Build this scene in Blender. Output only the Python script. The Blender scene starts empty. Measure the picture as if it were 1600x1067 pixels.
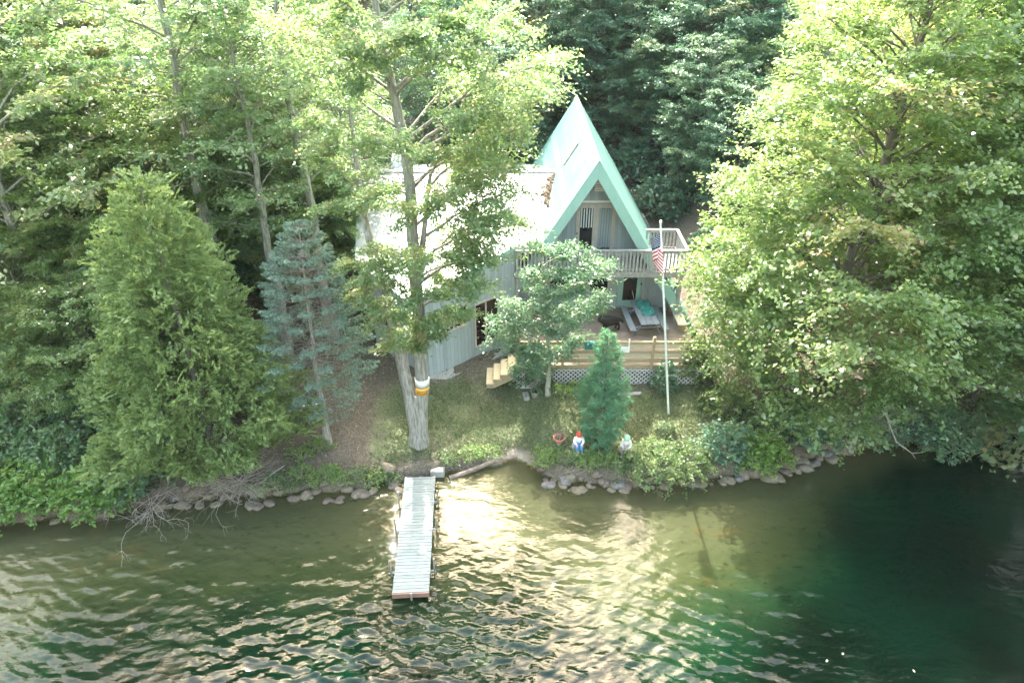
import bpy, math, random
import numpy as np
from mathutils import Vector, Matrix, noise as mnoise

R = math.radians
sc = bpy.context.scene
col = sc.collection
up = np.array([0., 0., 1.])

# ------------------------------------------------------------------ camera
CH, PIT, F = 19.5, R(31.5), 1100.0
cam_d = bpy.data.cameras.new("camera"); cam = bpy.data.objects.new("camera", cam_d); col.objects.link(cam)
cam.location = (0, 0, CH); cam.rotation_euler = (math.pi / 2 - PIT, 0, 0)
cam_d.sensor_width = 36; cam_d.lens = 36 * F / 1600; cam_d.clip_end = 2000; cam_d.clip_start = .1
sc.camera = cam
cp, sp = math.cos(PIT), math.sin(PIT)

def ray(x, y):
    u = (x - 800) / F; v = (533.5 - y) / F
    return Vector((u, cp + v * sp, -sp + v * cp))
O = Vector((0, 0, CH))
def at_Y(x, y, Y):
    d = ray(x, y); return O + d * (Y / d.y)
def at_z(x, y, z):
    d = ray(x, y); return O + d * ((z - CH) / d.z)
def at_plane(x, y, p, n):
    d = ray(x, y); return O + d * ((Vector(p) - O).dot(Vector(n)) / d.dot(Vector(n)))

# ------------------------------------------------------------------ tagging
def tag(o, label=None, cat=None, group=None, kind=None):
    for k, v in (("label", label), ("category", cat), ("group", group), ("kind", kind)):
        if v: o[k] = v
    return o
def empty(name, loc, rz=0, label=None, cat=None, group=None):
    o = bpy.data.objects.new(name, None); col.objects.link(o)
    o.location = loc; o.rotation_euler = (0, 0, rz); o.empty_display_size = .2
    return tag(o, label, cat, group)
def link(name, me, mat=None, parent=None):
    o = bpy.data.objects.new(name, me); col.objects.link(o)
    if mat is not None:
        for m in (mat if isinstance(mat, (list, tuple)) else [mat]): me.materials.append(m)
    if parent: o.parent = parent
    return o
kids = {}
def children(o): return [c for c in col.objects if c.parent == o]
def copy_tree(o, parent=None):
    c = o.copy(); col.objects.link(c)
    if parent: c.parent = parent
    for ch in children(o): copy_tree(ch, c)
    return c

# ------------------------------------------------------------------ mesh builder
class MB:
    def __init__(s): s.v = []; s.f = []; s.m = []; s.sm = []
    def add(s, vs, fs, mi=0, smooth=False):
        b = len(s.v); s.v += [tuple(x) for x in vs]
        for f in fs: s.f.append([b + i for i in f]); s.m.append(mi); s.sm.append(smooth)
    def box(s, c, sz, rot=None, mi=0):
        x, y, z = [a / 2 for a in sz]; c = Vector(c)
        vs = [Vector((i * x, j * y, k * z)) for i in (-1, 1) for j in (-1, 1) for k in (-1, 1)]
        if rot is not None: vs = [rot @ a for a in vs]
        s.add([a + c for a in vs], [(0, 1, 3, 2), (4, 6, 7, 5), (0, 4, 5, 1), (2, 3, 7, 6), (0, 2, 6, 4), (1, 5, 7, 3)], mi)
        return s
    def bar(s, p, q, w, h, mi=0, upv=(0, 0, 1)):
        p, q = Vector(p), Vector(q); d = (q - p); L = d.length; d.normalize()
        u = Vector(upv)
        if abs(d.dot(u)) > .98: u = Vector((0, 1, 0))
        sd = d.cross(u).normalized(); u2 = sd.cross(d)
        rot = Matrix((d, sd, u2)).transposed()
        return s.box((p + q) / 2, (L, w, h), rot, mi)
    def tube(s, pts, rad, n=8, mi=0, cap=True, twist=0):
        pts = [Vector(p) for p in pts]; k = len(pts)
        if not hasattr(rad, '__len__'): rad = [rad] * k
        vs = []; ref = None
        for i, p in enumerate(pts):
            d = (pts[min(i + 1, k - 1)] - pts[max(i - 1, 0)])
            if d.length < 1e-9: d = Vector((0, 0, 1))
            d.normalize()
            if ref is None:
                ref = d.orthogonal().normalized()
            ref = (ref - d * ref.dot(d))
            if ref.length < 1e-6: ref = d.orthogonal()
            ref.normalize(); b = d.cross(ref)
            for j in range(n):
                a = 2 * math.pi * j / n
                vs.append(p + (ref * math.cos(a) + b * math.sin(a)) * rad[i])
        fs = [(i * n + j, i * n + (j + 1) % n, (i + 1) * n + (j + 1) % n, (i + 1) * n + j) for i in range(k - 1) for j in range(n)]
        s.add(vs, fs, mi, True)
        if cap:
            s.add(vs[:n], [tuple(reversed(range(n)))], mi); s.add(vs[-n:], [tuple(range(n))], mi)
        return s
    def lathe(s, c, prof, n=20, mi=0, rot=None, sx=1, sy=1):
        c = Vector(c); vs = []
        for r, z in prof:
            for j in range(n):
                a = 2 * math.pi * j / n; v = Vector((r * math.cos(a) * sx, r * math.sin(a) * sy, z))
                vs.append((rot @ v if rot else v) + c)
        k = len(prof)
        fs = [(i * n + j, i * n + (j + 1) % n, (i + 1) * n + (j + 1) % n, (i + 1) * n + j) for i in range(k - 1) for j in range(n)]
        fs += [tuple(reversed(range(n))), tuple(range((k - 1) * n, k * n))]
        s.add(vs, fs, mi, True); return s
    def ell(s, c, r, n=14, mi=0, rot=None):
        prof = [(max(.001, math.sin(math.pi * i / 9)), -math.cos(math.pi * i / 9)) for i in range(10)]
        c = Vector(c); vs = []
        for a, z in prof:
            for j in range(n):
                t = 2 * math.pi * j / n; v = Vector((a * math.cos(t) * r[0], a * math.sin(t) * r[1], z * r[2]))
                vs.append((rot @ v if rot else v) + c)
        fs = [(i * n + j, i * n + (j + 1) % n, (i + 1) * n + (j + 1) % n, (i + 1) * n + j) for i in range(9) for j in range(n)]
        s.add(vs, fs, mi, True); return s
    def prism(s, poly, vec, mi=0):
        n = len(poly); a = [Vector(p) for p in poly]; b = [p + Vector(vec) for p in a]
        s.add(a + b, [tuple(reversed(range(n))), tuple(range(n, 2 * n))] + [(i, (i + 1) % n, n + (i + 1) % n, n + i) for i in range(n)], mi)
        return s
    def mesh(s, name):
        me = bpy.data.meshes.new(name); me.from_pydata(s.v, [], s.f)
        me.polygons.foreach_set("material_index", s.m); me.polygons.foreach_set("use_smooth", s.sm)
        me.update(); return me
    def build(s, name, mat=None, parent=None, fix=True):
        me = s.mesh(name)
        if fix:
            import bmesh
            bm = bmesh.new(); bm.from_mesh(me); bmesh.ops.recalc_face_normals(bm, faces=bm.faces[:]); bm.to_mesh(me); bm.free()
        return link(name, me, mat, parent)

def quads_mesh(name, V, tint=None):
    n = len(V) // 4
    me = bpy.data.meshes.new(name)
    me.vertices.add(4 * n); me.loops.add(4 * n); me.polygons.add(n)
    me.vertices.foreach_set("co", np.ascontiguousarray(V, dtype=np.float32).ravel())
    me.loops.foreach_set("vertex_index", np.arange(4 * n, dtype=np.int32))
    me.polygons.foreach_set("loop_start", np.arange(0, 4 * n, 4, dtype=np.int32))
    me.update(calc_edges=True)
    if tint is not None:
        a = me.attributes.new("tint", 'FLOAT', 'POINT')
        a.data.foreach_set("value", np.repeat(np.asarray(tint, dtype=np.float32), 4))
    me.validate()
    return me

# ------------------------------------------------------------------ materials
def newmat(name):
    m = bpy.data.materials.new(name); m.use_nodes = True
    nt = m.node_tree; nt.nodes.clear()
    out = nt.nodes.new("ShaderNodeOutputMaterial")
    return m, nt, out
def N(nt, t, **kw):
    n = nt.nodes.new(t)
    for k, v in kw.items():
        if k.startswith("_"): setattr(n, k[1:], v)
        else: n.inputs[k.replace("__", " ")].default_value = v
    return n
def ramp(nt, fac, stops):
    r = nt.nodes.new("ShaderNodeValToRGB"); e = r.color_ramp.elements
    while len(e) < len(stops): e.new(.5)
    for a, (p, c) in zip(e, stops): a.position = p; a.color = (*c, 1) if len(c) == 3 else c
    nt.links.new(fac, r.inputs[0]); return r.outputs[0]
def coords(nt, scale=(1, 1, 1), rot=(0, 0, 0), src="Object"):
    tc = nt.nodes.new("ShaderNodeTexCoord"); mp = nt.nodes.new("ShaderNodeMapping")
    mp.inputs["Scale"].default_value = scale; mp.inputs["Rotation"].default_value = rot
    nt.links.new(tc.outputs[src], mp.inputs[0]); return mp.outputs[0]
def noise(nt, vec, scale, detail=4, rough=.6, dist=0):
    n = N(nt, "ShaderNodeTexNoise"); n.inputs["Scale"].default_value = scale; n.inputs["Detail"].default_value = detail
    n.inputs["Roughness"].default_value = rough; n.inputs["Distortion"].default_value = dist
    nt.links.new(vec, n.inputs["Vector"]); return n.outputs["Fac"]

def surf(name, a, b, scale=3, stretch=(1, 1, 1), rough=.7, bump=.15, metal=0, spec=.4, c=None, groove=None, gdark=.55, dirt=None):
    """two-tone weathered surface; groove=(axis, spacing) cuts board joints"""
    m, nt, out = newmat(name); L = nt.links.new
    vec = coords(nt, stretch)
    f = noise(nt, vec, scale, 6, .65)
    st = [(.3, a), (.7, b)] if c is None else [(.28, a), (.55, b), (.75, c)]
    colr = ramp(nt, f, st)
    bs = N(nt, "ShaderNodeBsdfPrincipled", Roughness=rough, Metallic=metal); bs.inputs["Specular IOR Level"].default_value = spec
    hgt = f
    if dirt:
        f2 = noise(nt, coords(nt, (1, 1, .35)), dirt[1], 5, .7)
        mx = N(nt, "ShaderNodeMix", _data_type='RGBA'); mk = ramp(nt, f2, [(dirt[2], (0, 0, 0)), (dirt[2] + .12, (1, 1, 1))])
        L(mk, mx.inputs[0]); L(colr, mx.inputs[6]); mx.inputs[7].default_value = (*dirt[0], 1); colr = mx.outputs[2]
    if groove:
        tc = coords(nt); sx = N(nt, "ShaderNodeSeparateXYZ"); L(tc, sx.inputs[0])
        md = N(nt, "ShaderNodeMath", _operation='MULTIPLY'); L(sx.outputs[groove[0]], md.inputs[0]); md.inputs[1].default_value = 1 / groove[1]
        fr = N(nt, "ShaderNodeMath", _operation='FRACT'); L(md.outputs[0], fr.inputs[0])
        g = ramp(nt, fr.outputs[0], [(0, (0, 0, 0)), (.09, (1, 1, 1))])
        mx = N(nt, "ShaderNodeMix", _data_type='RGBA', _blend_type='MULTIPLY'); mx.inputs[0].default_value = 1 - gdark
        L(colr, mx.inputs[6]); L(g, mx.inputs[7]); colr = mx.outputs[2]
        # each board its own tone
        fl = N(nt, "ShaderNodeMath", _operation='FLOOR'); L(md.outputs[0], fl.inputs[0])
        wn = N(nt, "ShaderNodeTexWhiteNoise", _noise_dimensions='1D'); L(fl.outputs[0], wn.inputs["W"])
        tone = ramp(nt, wn.outputs[0], [(0, (.8, .8, .8)), (1, (1.0, 1.0, 1.0))])
        m2 = N(nt, "ShaderNodeMix", _data_type='RGBA', _blend_type='MULTIPLY'); m2.inputs[0].default_value = 1
        L(colr, m2.inputs[6]); L(tone, m2.inputs[7]); colr = m2.outputs[2]
        b2 = N(nt, "ShaderNodeBump", Strength=.6, Distance=.01); L(g, b2.inputs["Height"]); base_n = b2.outputs[0]
    L(colr, bs.inputs["Base Color"])
    if bump:
        bp = N(nt, "ShaderNodeBump", Strength=bump, Distance=.02); L(hgt, bp.inputs["Height"])
        if groove: L(base_n, bp.inputs["Normal"])
        L(bp.outputs[0], bs.inputs["Normal"])
    L(bs.outputs[0], out.inputs[0]); return m

def leafmat(name, stops, rough=.42, trans=.4, gain=1.6, spec=.5):
    m, nt, out = newmat(name); L = nt.links.new
    at = N(nt, "ShaderNodeAttribute", _attribute_name="tint")
    oi = N(nt, "ShaderNodeObjectInfo")
    ad = N(nt, "ShaderNodeMath", _operation='MULTIPLY_ADD'); L(oi.outputs["Random"], ad.inputs[0]); ad.inputs[1].default_value = .16; L(at.outputs["Fac"], ad.inputs[2])
    sb = N(nt, "ShaderNodeMath", _operation='SUBTRACT'); L(ad.outputs[0], sb.inputs[0]); sb.inputs[1].default_value = .08
    c = ramp(nt, sb.outputs[0], stops)
    bs = N(nt, "ShaderNodeBsdfPrincipled", Roughness=rough); bs.inputs["Specular IOR Level"].default_value = spec
    L(c, bs.inputs["Base Color"])
    tr = N(nt, "ShaderNodeBsdfTranslucent")
    g = N(nt, "ShaderNodeMix", _data_type='RGBA', _blend_type='MULTIPLY'); g.inputs[0].default_value = 1
    L(c, g.inputs[6]); g.inputs[7].default_value = (gain, gain, gain * .72, 1); L(g.outputs[2], tr.inputs[0])
    mx = N(nt, "ShaderNodeMixShader"); mx.inputs[0].default_value = trans
    L(bs.outputs[0], mx.inputs[1]); L(tr.outputs[0], mx.inputs[2]); L(mx.outputs[0], out.inputs[0]); return m

M = {}
M['leaf'] = leafmat('maple_leaf', [(0, (.065, .135, .06)), (.45, (.13, .215, .10)), (.8, (.205, .265, .13)), (.97, (.28, .21, .12))], rough=.3, trans=.55, gain=2.0, spec=1.0)
M['leaf_yellow'] = leafmat('sunny_leaf', [(0, (.09, .16, .055)), (.45, (.16, .235, .09)), (.8, (.23, .28, .12)), (.95, (.30, .21, .13))], rough=.3, trans=.55, gain=2.1, spec=1.0)
M['leaf_dark'] = leafmat('forest_leaf', [(0, (.06, .145, .095)), (.5, (.11, .22, .14)), (.9, (.16, .24, .12)), (.98, (.22, .16, .06))], rough=.36, trans=.4, gain=1.5, spec=.7)
M['leaf_blue'] = leafmat('oak_leaf', [(0, (.065, .155, .095)), (.5, (.115, .22, .135)), (.95, (.19, .28, .15))], rough=.34, trans=.4, gain=1.5, spec=.8)
M['leaf_shrub'] = leafmat('shrub_leaf', [(0, (.07, .13, .05)), (.5, (.13, .205, .075)), (.95, (.24, .28, .10))], trans=.4, gain=1.4)
M['fern'] = leafmat('fern_leaf', [(0, (.09, .18, .04)), (.5, (.14, .25, .06)), (.95, (.23, .30, .08))], trans=.45)
M['cedar'] = leafmat('cedar_spray', [(0, (.11, .165, .07)), (.5, (.185, .265, .10)), (.95, (.26, .33, .13))], rough=.55, trans=.4, gain=1.3, spec=.4)
M['spruce'] = leafmat('blue_spruce_needle', [(0, (.09, .15, .115)), (.5, (.15, .23, .18)), (.9, (.24, .33, .265)), (.98, (.34, .26, .1))], rough=.55, trans=.2, gain=1, spec=.3)
M['pine'] = leafmat('pine_needle', [(0, (.07, .19, .115)), (.5, (.12, .27, .16)), (.95, (.25, .35, .16))], rough=.5, trans=.35, gain=1.2, spec=.4)
M['pine_olive'] = leafmat('old_pine_needle', [(0, (.10, .12, .055)), (.5, (.17, .185, .08)), (.95, (.24, .24, .1))], rough=.6, trans=.35, gain=1.3, spec=.3)
M['litter'] = leafmat('fallen_leaf', [(0, (.08, .06, .045)), (.4, (.16, .125, .095)), (.75, (.28, .23, .165)), (.97, (.42, .38, .27))], rough=.8, trans=.1, gain=1, spec=.2)
M['grass'] = leafmat('grass_blade', [(0, (.075, .11, .05)), (.5, (.135, .175, .08)), (.95, (.24, .25, .14))], rough=.6, trans=.2, gain=1.2, spec=.2)
M['bark'] = surf('grey_bark', (.09, .08, .07), (.30, .285, .26), 4, (3.5, 3.5, .45), .9, 1.0, c=(.46, .45, .42), dirt=((.14, .13, .11), 1.3, .56))
M['bark_dark'] = surf('dark_bark', (.07, .06, .05), (.19, .17, .15), 6, (4, 4, .5), .9, .8)
M['bark_lichen'] = surf('lichen_bark', (.2, .18, .15), (.36, .36, .31), 6, (2, 2, 1), .9, .5, c=(.45, .52, .42))
M['twig'] = surf('dead_twig', (.25, .21, .19), (.42, .38, .35), 8, (1, 1, 1), .9, .2)
M['twig_brown'] = surf('spruce_twig', (.11, .095, .08), (.21, .185, .16), 8, (1, 1, 1), .9, .2)
M['roof_teal'] = surf('teal_roof', (.085, .195, .178), (.112, .235, .215), 1.6, (1, .6, .35), .8, .08, spec=.2, groove=(2, .42), gdark=.86, dirt=((.15, .23, .185), 1.5, .58))
M['fascia'] = surf('teal_trim', (.25, .42, .395), (.30, .47, .44), 4, (1, 1, .3), .6, .05)
M['cap'] = surf('mottled_ridge_flashing', (.16, .32, .27), (.40, .42, .35), 1.6, (1, 1, 1), .5, .1)  # ridge flashing mottled from teal to off-white
M['siding'] = surf('pale_blue_siding', (.32, .375, .42), (.38, .44, .485), 4, (3, 3, .4), .7, .08, groove=(0, .2), gdark=.62, dirt=((.33, .33, .31), 2.2, .70))
M['metal_roof'] = surf('white_metal_roof', (.38, .39, .39), (.46, .47, .47), 2, (1, .3, 1), .34, .03, spec=.6, groove=(0, .3), gdark=.7)
M['trim'] = surf('grey_brown_trim', (.38, .33, .31), (.52, .47, .45), 6, (1, 1, .4), .75, .1)
M['white'] = surf('white_paint', (.74, .75, .74), (.82, .82, .81), 6, (1, 1, 1), .55, .05)
M['old_wood'] = surf('weathered_grey_wood', (.20, .19, .19), (.32, .31, .31), 7, (1, 1, 1), .85, .2, c=(.42, .41, .41))
M['deck_wood'] = surf('brown_deck_boards', (.20, .15, .125), (.30, .23, .19), 6, (.5, 3, 1), .85, .2, groove=(1, .14), gdark=.45)
M['new_wood'] = surf('new_pine_lumber', (.42, .34, .21), (.55, .47, .32), 5, (1, 4, 1), .75, .1)
M['pale_wood'] = surf('pale_lumber', (.42, .37, .28), (.56, .51, .41), 5, (.5, 4, 2), .75, .1)
M['rail_wood'] = surf('tan_lumber', (.27, .21, .14), (.39, .32, .22), 6, (1, 4, 3), .8, .12)
M['table_wood'] = surf('grey_table_boards', (.14, .155, .18), (.22, .24, .27), 6, (4, .5, 1), .75, .15)
M['dock_wood'] = surf('bleached_dock_boards', (.18, .205, .2), (.31, .33, .315), 5, (.6, 5, 1), .75, .2, groove=(1, .142), gdark=.3, dirt=((.12, .175, .16), .9, .55))
M['dock_rust'] = surf('red_brown_wet_wood', (.17, .09, .07), (.27, .17, .14), 6, (.5, 1, 3), .7, .15)
M['galv'] = surf('galvanised_pipe', (.25, .25, .24), (.38, .37, .35), 8, (1, 1, 1), .45, .05, metal=.5)
M['glass'] = surf('dark_glass', (.012, .012, .018), (.02, .02, .03), 2, (1, 1, 1), .06, 0, spec=.6)
M['glass_brown'] = surf('dark_brown_glass', (.020, .013, .013), (.03, .019, .018), 2, (1, 1, 1), .06, 0, spec=.6)
M['curtain'] = surf('pale_curtain', (.48, .52, .55), (.62, .65, .67), 3, (14, 1, .6), .9, .3)
M['curtain_blue_grey'] = surf('blue_grey_curtain', (.22, .27, .30), (.32, .37, .40), 3, (14, 1, .6), .9, .3)  # blue-grey curtain cloth of the right door leaf
M['screen'] = surf('dark_screen', (.06, .065, .075), (.10, .105, .12), 4, (1, 1, 1), .5, 0)
M['lattice'] = surf('grey_white_lattice', (.36, .36, .37), (.46, .46, .47), 8, (1, 1, 1), .8, .05)
M['concrete'] = surf('pale_concrete', (.24, .235, .22), (.36, .35, .33), 9, (1, 1, 1), .9, .2)
M['terracotta'] = surf('terracotta', (.42, .15, .10), (.52, .21, .15), 6, (1, 1, 1), .7, .1)
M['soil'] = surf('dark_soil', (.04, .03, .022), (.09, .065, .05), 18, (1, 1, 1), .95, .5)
M['red'] = surf('red_paint', (.5, .05, .04), (.6, .09, .07), 6, (1, 1, 1), .5, .05)
M['hatgreen'] = surf('pale_green_paint', (.28, .52, .36), (.4, .62, .46), 6, (1, 1, 1), .55, .05)
M['shirt'] = surf('white_statue_paint', (.66, .62, .58), (.78, .76, .73), 8, (1, 1, 1), .6, .08)
M['blue'] = surf('blue_paint', (.05, .19, .5), (.08, .27, .6), 6, (1, 1, 1), .5, .05)
M['greybrown'] = surf('grey_brown_paint', (.30, .25, .25), (.42, .37, .36), 8, (1, 1, 1), .65, .1)
M['skin'] = surf('statue_skin_paint', (.5, .32, .24), (.62, .43, .34), 6, (1, 1, 1), .6, .05)
M['beard'] = surf('statue_white_beard', (.7, .68, .66), (.8, .79, .77), 10, (1, 1, 1), .75, .2)
M['statue_rock'] = surf('statue_grey_stone', (.26, .26, .27), (.4, .4, .41), 7, (1, 1, 1), .85, .3)
M['orange'] = surf('orange_sign', (.72, .33, .03), (.8, .42, .06), 6, (1, 1, 1), .5, .02)
M['ink'] = surf('dark_print', (.12, .07, .03), (.16, .09, .04), 6, (1, 1, 1), .6, 0)
M['greyink'] = surf('faded_print', (.55, .55, .55), (.62, .62, .62), 6, (1, 1, 1), .6, 0)
M['flag_red'] = surf('flag_red', (.5, .03, .06), (.58, .05, .08), 6, (1, 1, 1), .8, .05)
M['flag_white'] = surf('flag_white', (.75, .74, .74), (.82, .81, .81), 6, (1, 1, 1), .8, .05)
M['flag_blue'] = surf('flag_navy', (.02, .03, .10), (.03, .045, .14), 6, (1, 1, 1), .8, .05)
M['teal_cloth'] = surf('teal_cloth', (.03, .16, .16), (.05, .24, .22), 5, (1, 1, 1), .85, .15)
M['dog'] = surf('black_fur', (.006, .006, .007), (.016, .014, .014), 20, (1, 1, .4), .6, .4)
M['rock'] = None
M['cable'] = surf('grey_cable', (.4, .4, .4), (.5, .5, .5), 6, (1, 1, 1), .6, 0)
M['log'] = surf('wet_driftwood', (.10, .075, .06), (.24, .19, .165), 5, (1, 1, 1), .7, .4)

def rockmat(name, a, b, c):
    m = surf(name, a, b, 2.2, (1, 1, 1), .75, .35, c=c); return m
RM = [rockmat('tan_stone', (.075, .062, .045), (.145, .12, .09), (.22, .19, .15)),
      rockmat('grey_stone', (.075, .066, .052), (.14, .122, .096), (.21, .185, .15)),
      rockmat('pink_stone', (.075, .055, .045), (.125, .095, .08), (.18, .145, .125)),
      rockmat('dark_stone', (.07, .065, .065), (.13, .12, .12), (.22, .2, .19))]

# ------------------------------------------------------------------ terrain
SX = [-200, -40, -19, -16, -12.9, -10, -8.3, -5, -3.7, -2.6, -1.57, 0, .7, 1.29, 4, 7.2, 8.8, 10.6, 12.2, 14.3, 17, 19.8, 23.4, 45, 200]
SY = [18, 18.5, 18.9, 19.0, 20.1, 20.3, 20.45, 20.9, 21.4, 21.5, 21.8, 22.5, 22.1, 21.35, 20.8, 21.1, 21.5, 21.6, 22.3, 22.9, 23.6, 24.5, 25.9, 32, 36]
def shore(x): return np.interp(x, SX, SY)
def hgt(x, y):
    x = np.asarray(x, float); y = np.asarray(y, float)
    w = .12 * np.sin(x * 2.1) + .08 * np.sin(x * 4.7 + 1)
    d = y - shore(x) - w
    sm = lambda a, b, t: (lambda q: q * q * (3 - 2 * q))(np.clip((t - a) / (b - a), 0, 1))
    bank = .42 * (1 - .9 * np.exp(-((x + .1) / .9) ** 2))
    z = bank * sm(0, .3, d) + .22 * np.clip(d - .2, 0, 4.9) + .06 * np.clip(d - 5.1, 0, 9)
    back = np.clip(y - np.where(np.abs(x + .5) < 9.5, 40., 33.), 0, None)
    back = np.where(np.abs(x + .5) < 9.5, np.clip(y - 40., 0, None), np.clip(y - 40. + 9 * sm(9.5, 15, np.abs(x + .5)), 0, None))
    z = z + .27 * np.clip(back, 0, 60) + .1 * np.clip(back - 60, 0, 200)
    z = z + .05 * np.sin(x * .9 + y * .5) * sm(.5, 3, d) + .03 * np.sin(x * 2.3 - y * 1.7) * sm(.5, 3, d)
    wd = np.clip(-d, 0, None)
    zu = -.05 - .13 * np.clip(wd, 0, 3.5) - .36 * np.clip(wd - 3.5, 0, 8) - .1 * np.clip(wd - 11.5, 0, 10)
    zu = zu - .34 * np.clip(x - 10.5, 0, 9) * sm(0, 4, wd) + .03 * np.sin(x * 1.7 + y) + .02 * np.sin(x * 3.1 - y * 2.2)
    return np.where(d > 0, z - .05 * (1 - sm(0, .2, d)), zu), d
def gz(x, y): return float(hgt(x, y)[0])

def axis(parts):
    o = []
    for a, b, s in parts: o += list(np.arange(a, b, s))
    return np.array(o + [parts[-1][1]])
gx = axis([(-300, -60, 20), (-60, -26, 1.5), (-26, 26, .2), (26, 60, 1.5), (60, 300, 20)])
gy = axis([(-300, -20, 20), (-20, 4, 1.5), (4, 18, .35), (18, 28, .1), (28, 44, .3), (44, 90, 1.5), (90, 300, 15)])
GX, GY = np.meshgrid(gx, gy); GZ, GD = hgt(GX, GY)
nx, ny = len(gx), len(gy)
P = np.stack([GX, GY, GZ], -1).reshape(-1, 3)
idx = np.arange(nx * ny).reshape(ny, nx)
Q = np.stack([idx[:-1, :-1], idx[:-1, 1:], idx[1:, 1:], idx[1:, :-1]], -1).reshape(-1, 4)
fd = (GD[:-1, :-1] + GD[1:, 1:]).reshape(-1) / 2
def sheet(name, sel, mat):
    q = Q[sel]; used, inv = np.unique(q, return_inverse=True)
    me = bpy.data.meshes.new(name); me.from_pydata(P[used].tolist(), [], inv.reshape(-1, 4).tolist())
    me.polygons.foreach_set("use_smooth", [True] * len(q))
    X, Y = P[used][:, 0], P[used][:, 1]; D = GD.reshape(-1)[used]
    # ground-cover zones: where grass is sown, and the sand of the landing
    sg = lambda t, k: 1 / (1 + np.exp(-np.clip(t * k, -40, 40)))
    g = sg(X + 6.0, 3) * sg(9.6 - X, 3) * sg(D - .6, 6) * sg(4.7 - D, 3.5)
    g = g * (1 - .75 * np.exp(-((X + 3.2) ** 2 / 1.6 + (D - .7) ** 2 / .5))) * (1 - .6 * np.exp(-((X + 1.2) ** 2 / 1 + (D - 3.6) ** 2 / 1.2)))
    s = np.exp(-((X + .05) / .85) ** 4) * sg(.35 - D, 14) * sg(D + 1.1, 3)
    for nme, val in (("grass", g), ("sand", s), ("depth", np.clip(-D / 20, 0, 1))):
        at = me.attributes.new(nme, 'FLOAT', 'POINT'); at.data.foreach_set("value", val.astype(np.float32))
    o = link(name, me, mat); tag(o, kind="structure"); return o

def ground_mat():
    m, nt, out = newmat("ground_cover"); L = nt.links.new
    v = coords(nt)
    n1 = noise(nt, v, 1.1, 5, .65); n2 = noise(nt, v, 9, 5, .7); n3 = noise(nt, v, 30, 4, .7)
    mulch = ramp(nt, n2, [(.3, (.045, .04, .032)), (.52, (.095, .082, .065)), (.72, (.17, .148, .118))])
    speck = ramp(nt, n3, [(.55, (0, 0, 0)), (.62, (1, 1, 1))])
    mm = N(nt, "ShaderNodeMix", _data_type='RGBA'); L(speck, mm.inputs[0]); L(mulch, mm.inputs[6]); mm.inputs[7].default_value = (.28, .225, .17, 1)
    grass = ramp(nt, n2, [(.3, (.07, .09, .046)), (.55, (.135, .15, .08)), (.75, (.22, .21, .12))])
    ga = N(nt, "ShaderNodeAttribute", _attribute_name="grass")
    a = N(nt, "ShaderNodeMath", _operation='MULTIPLY_ADD'); L(n1, a.inputs[0]); a.inputs[1].default_value = 1.6; L(ga.outputs["Fac"], a.inputs[2])
    gf = ramp(nt, a.outputs[0], [(0.0, (0, 0, 0)), (1.0, (1, 1, 1))])
    gm = N(nt, "ShaderNodeMapRange"); gm.inputs[1].default_value = 1.2; gm.inputs[2].default_value = 1.7; L(a.outputs[0], gm.inputs[0])
    m2 = N(nt, "ShaderNodeMix", _data_type='RGBA'); L(gm.outputs[0], m2.inputs[0]); L(mm.outputs[2], m2.inputs[6]); L(grass, m2.inputs[7])
    sa = N(nt, "ShaderNodeAttribute", _attribute_name="sand")
    m3 = N(nt, "ShaderNodeMix", _data_type='RGBA'); L(sa.outputs["Fac"], m3.inputs[0]); L(m2.outputs[2], m3.inputs[6])
    sand = ramp(nt, n3, [(.3, (.2, .18, .15)), (.7, (.31, .285, .235))]); L(sand, m3.inputs[7])
    bs = N(nt, "ShaderNodeBsdfPrincipled", Roughness=.95); bs.inputs["Specular IOR Level"].default_value = .15
    L(m3.outputs[2], bs.inputs["Base Color"])
    bp = N(nt, "ShaderNodeBump", Strength=.7, Distance=.05); L(n2, bp.inputs["Height"]); L(bp.outputs[0], bs.inputs["Normal"])
    L(bs.outputs[0], out.inputs[0]); return m
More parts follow.
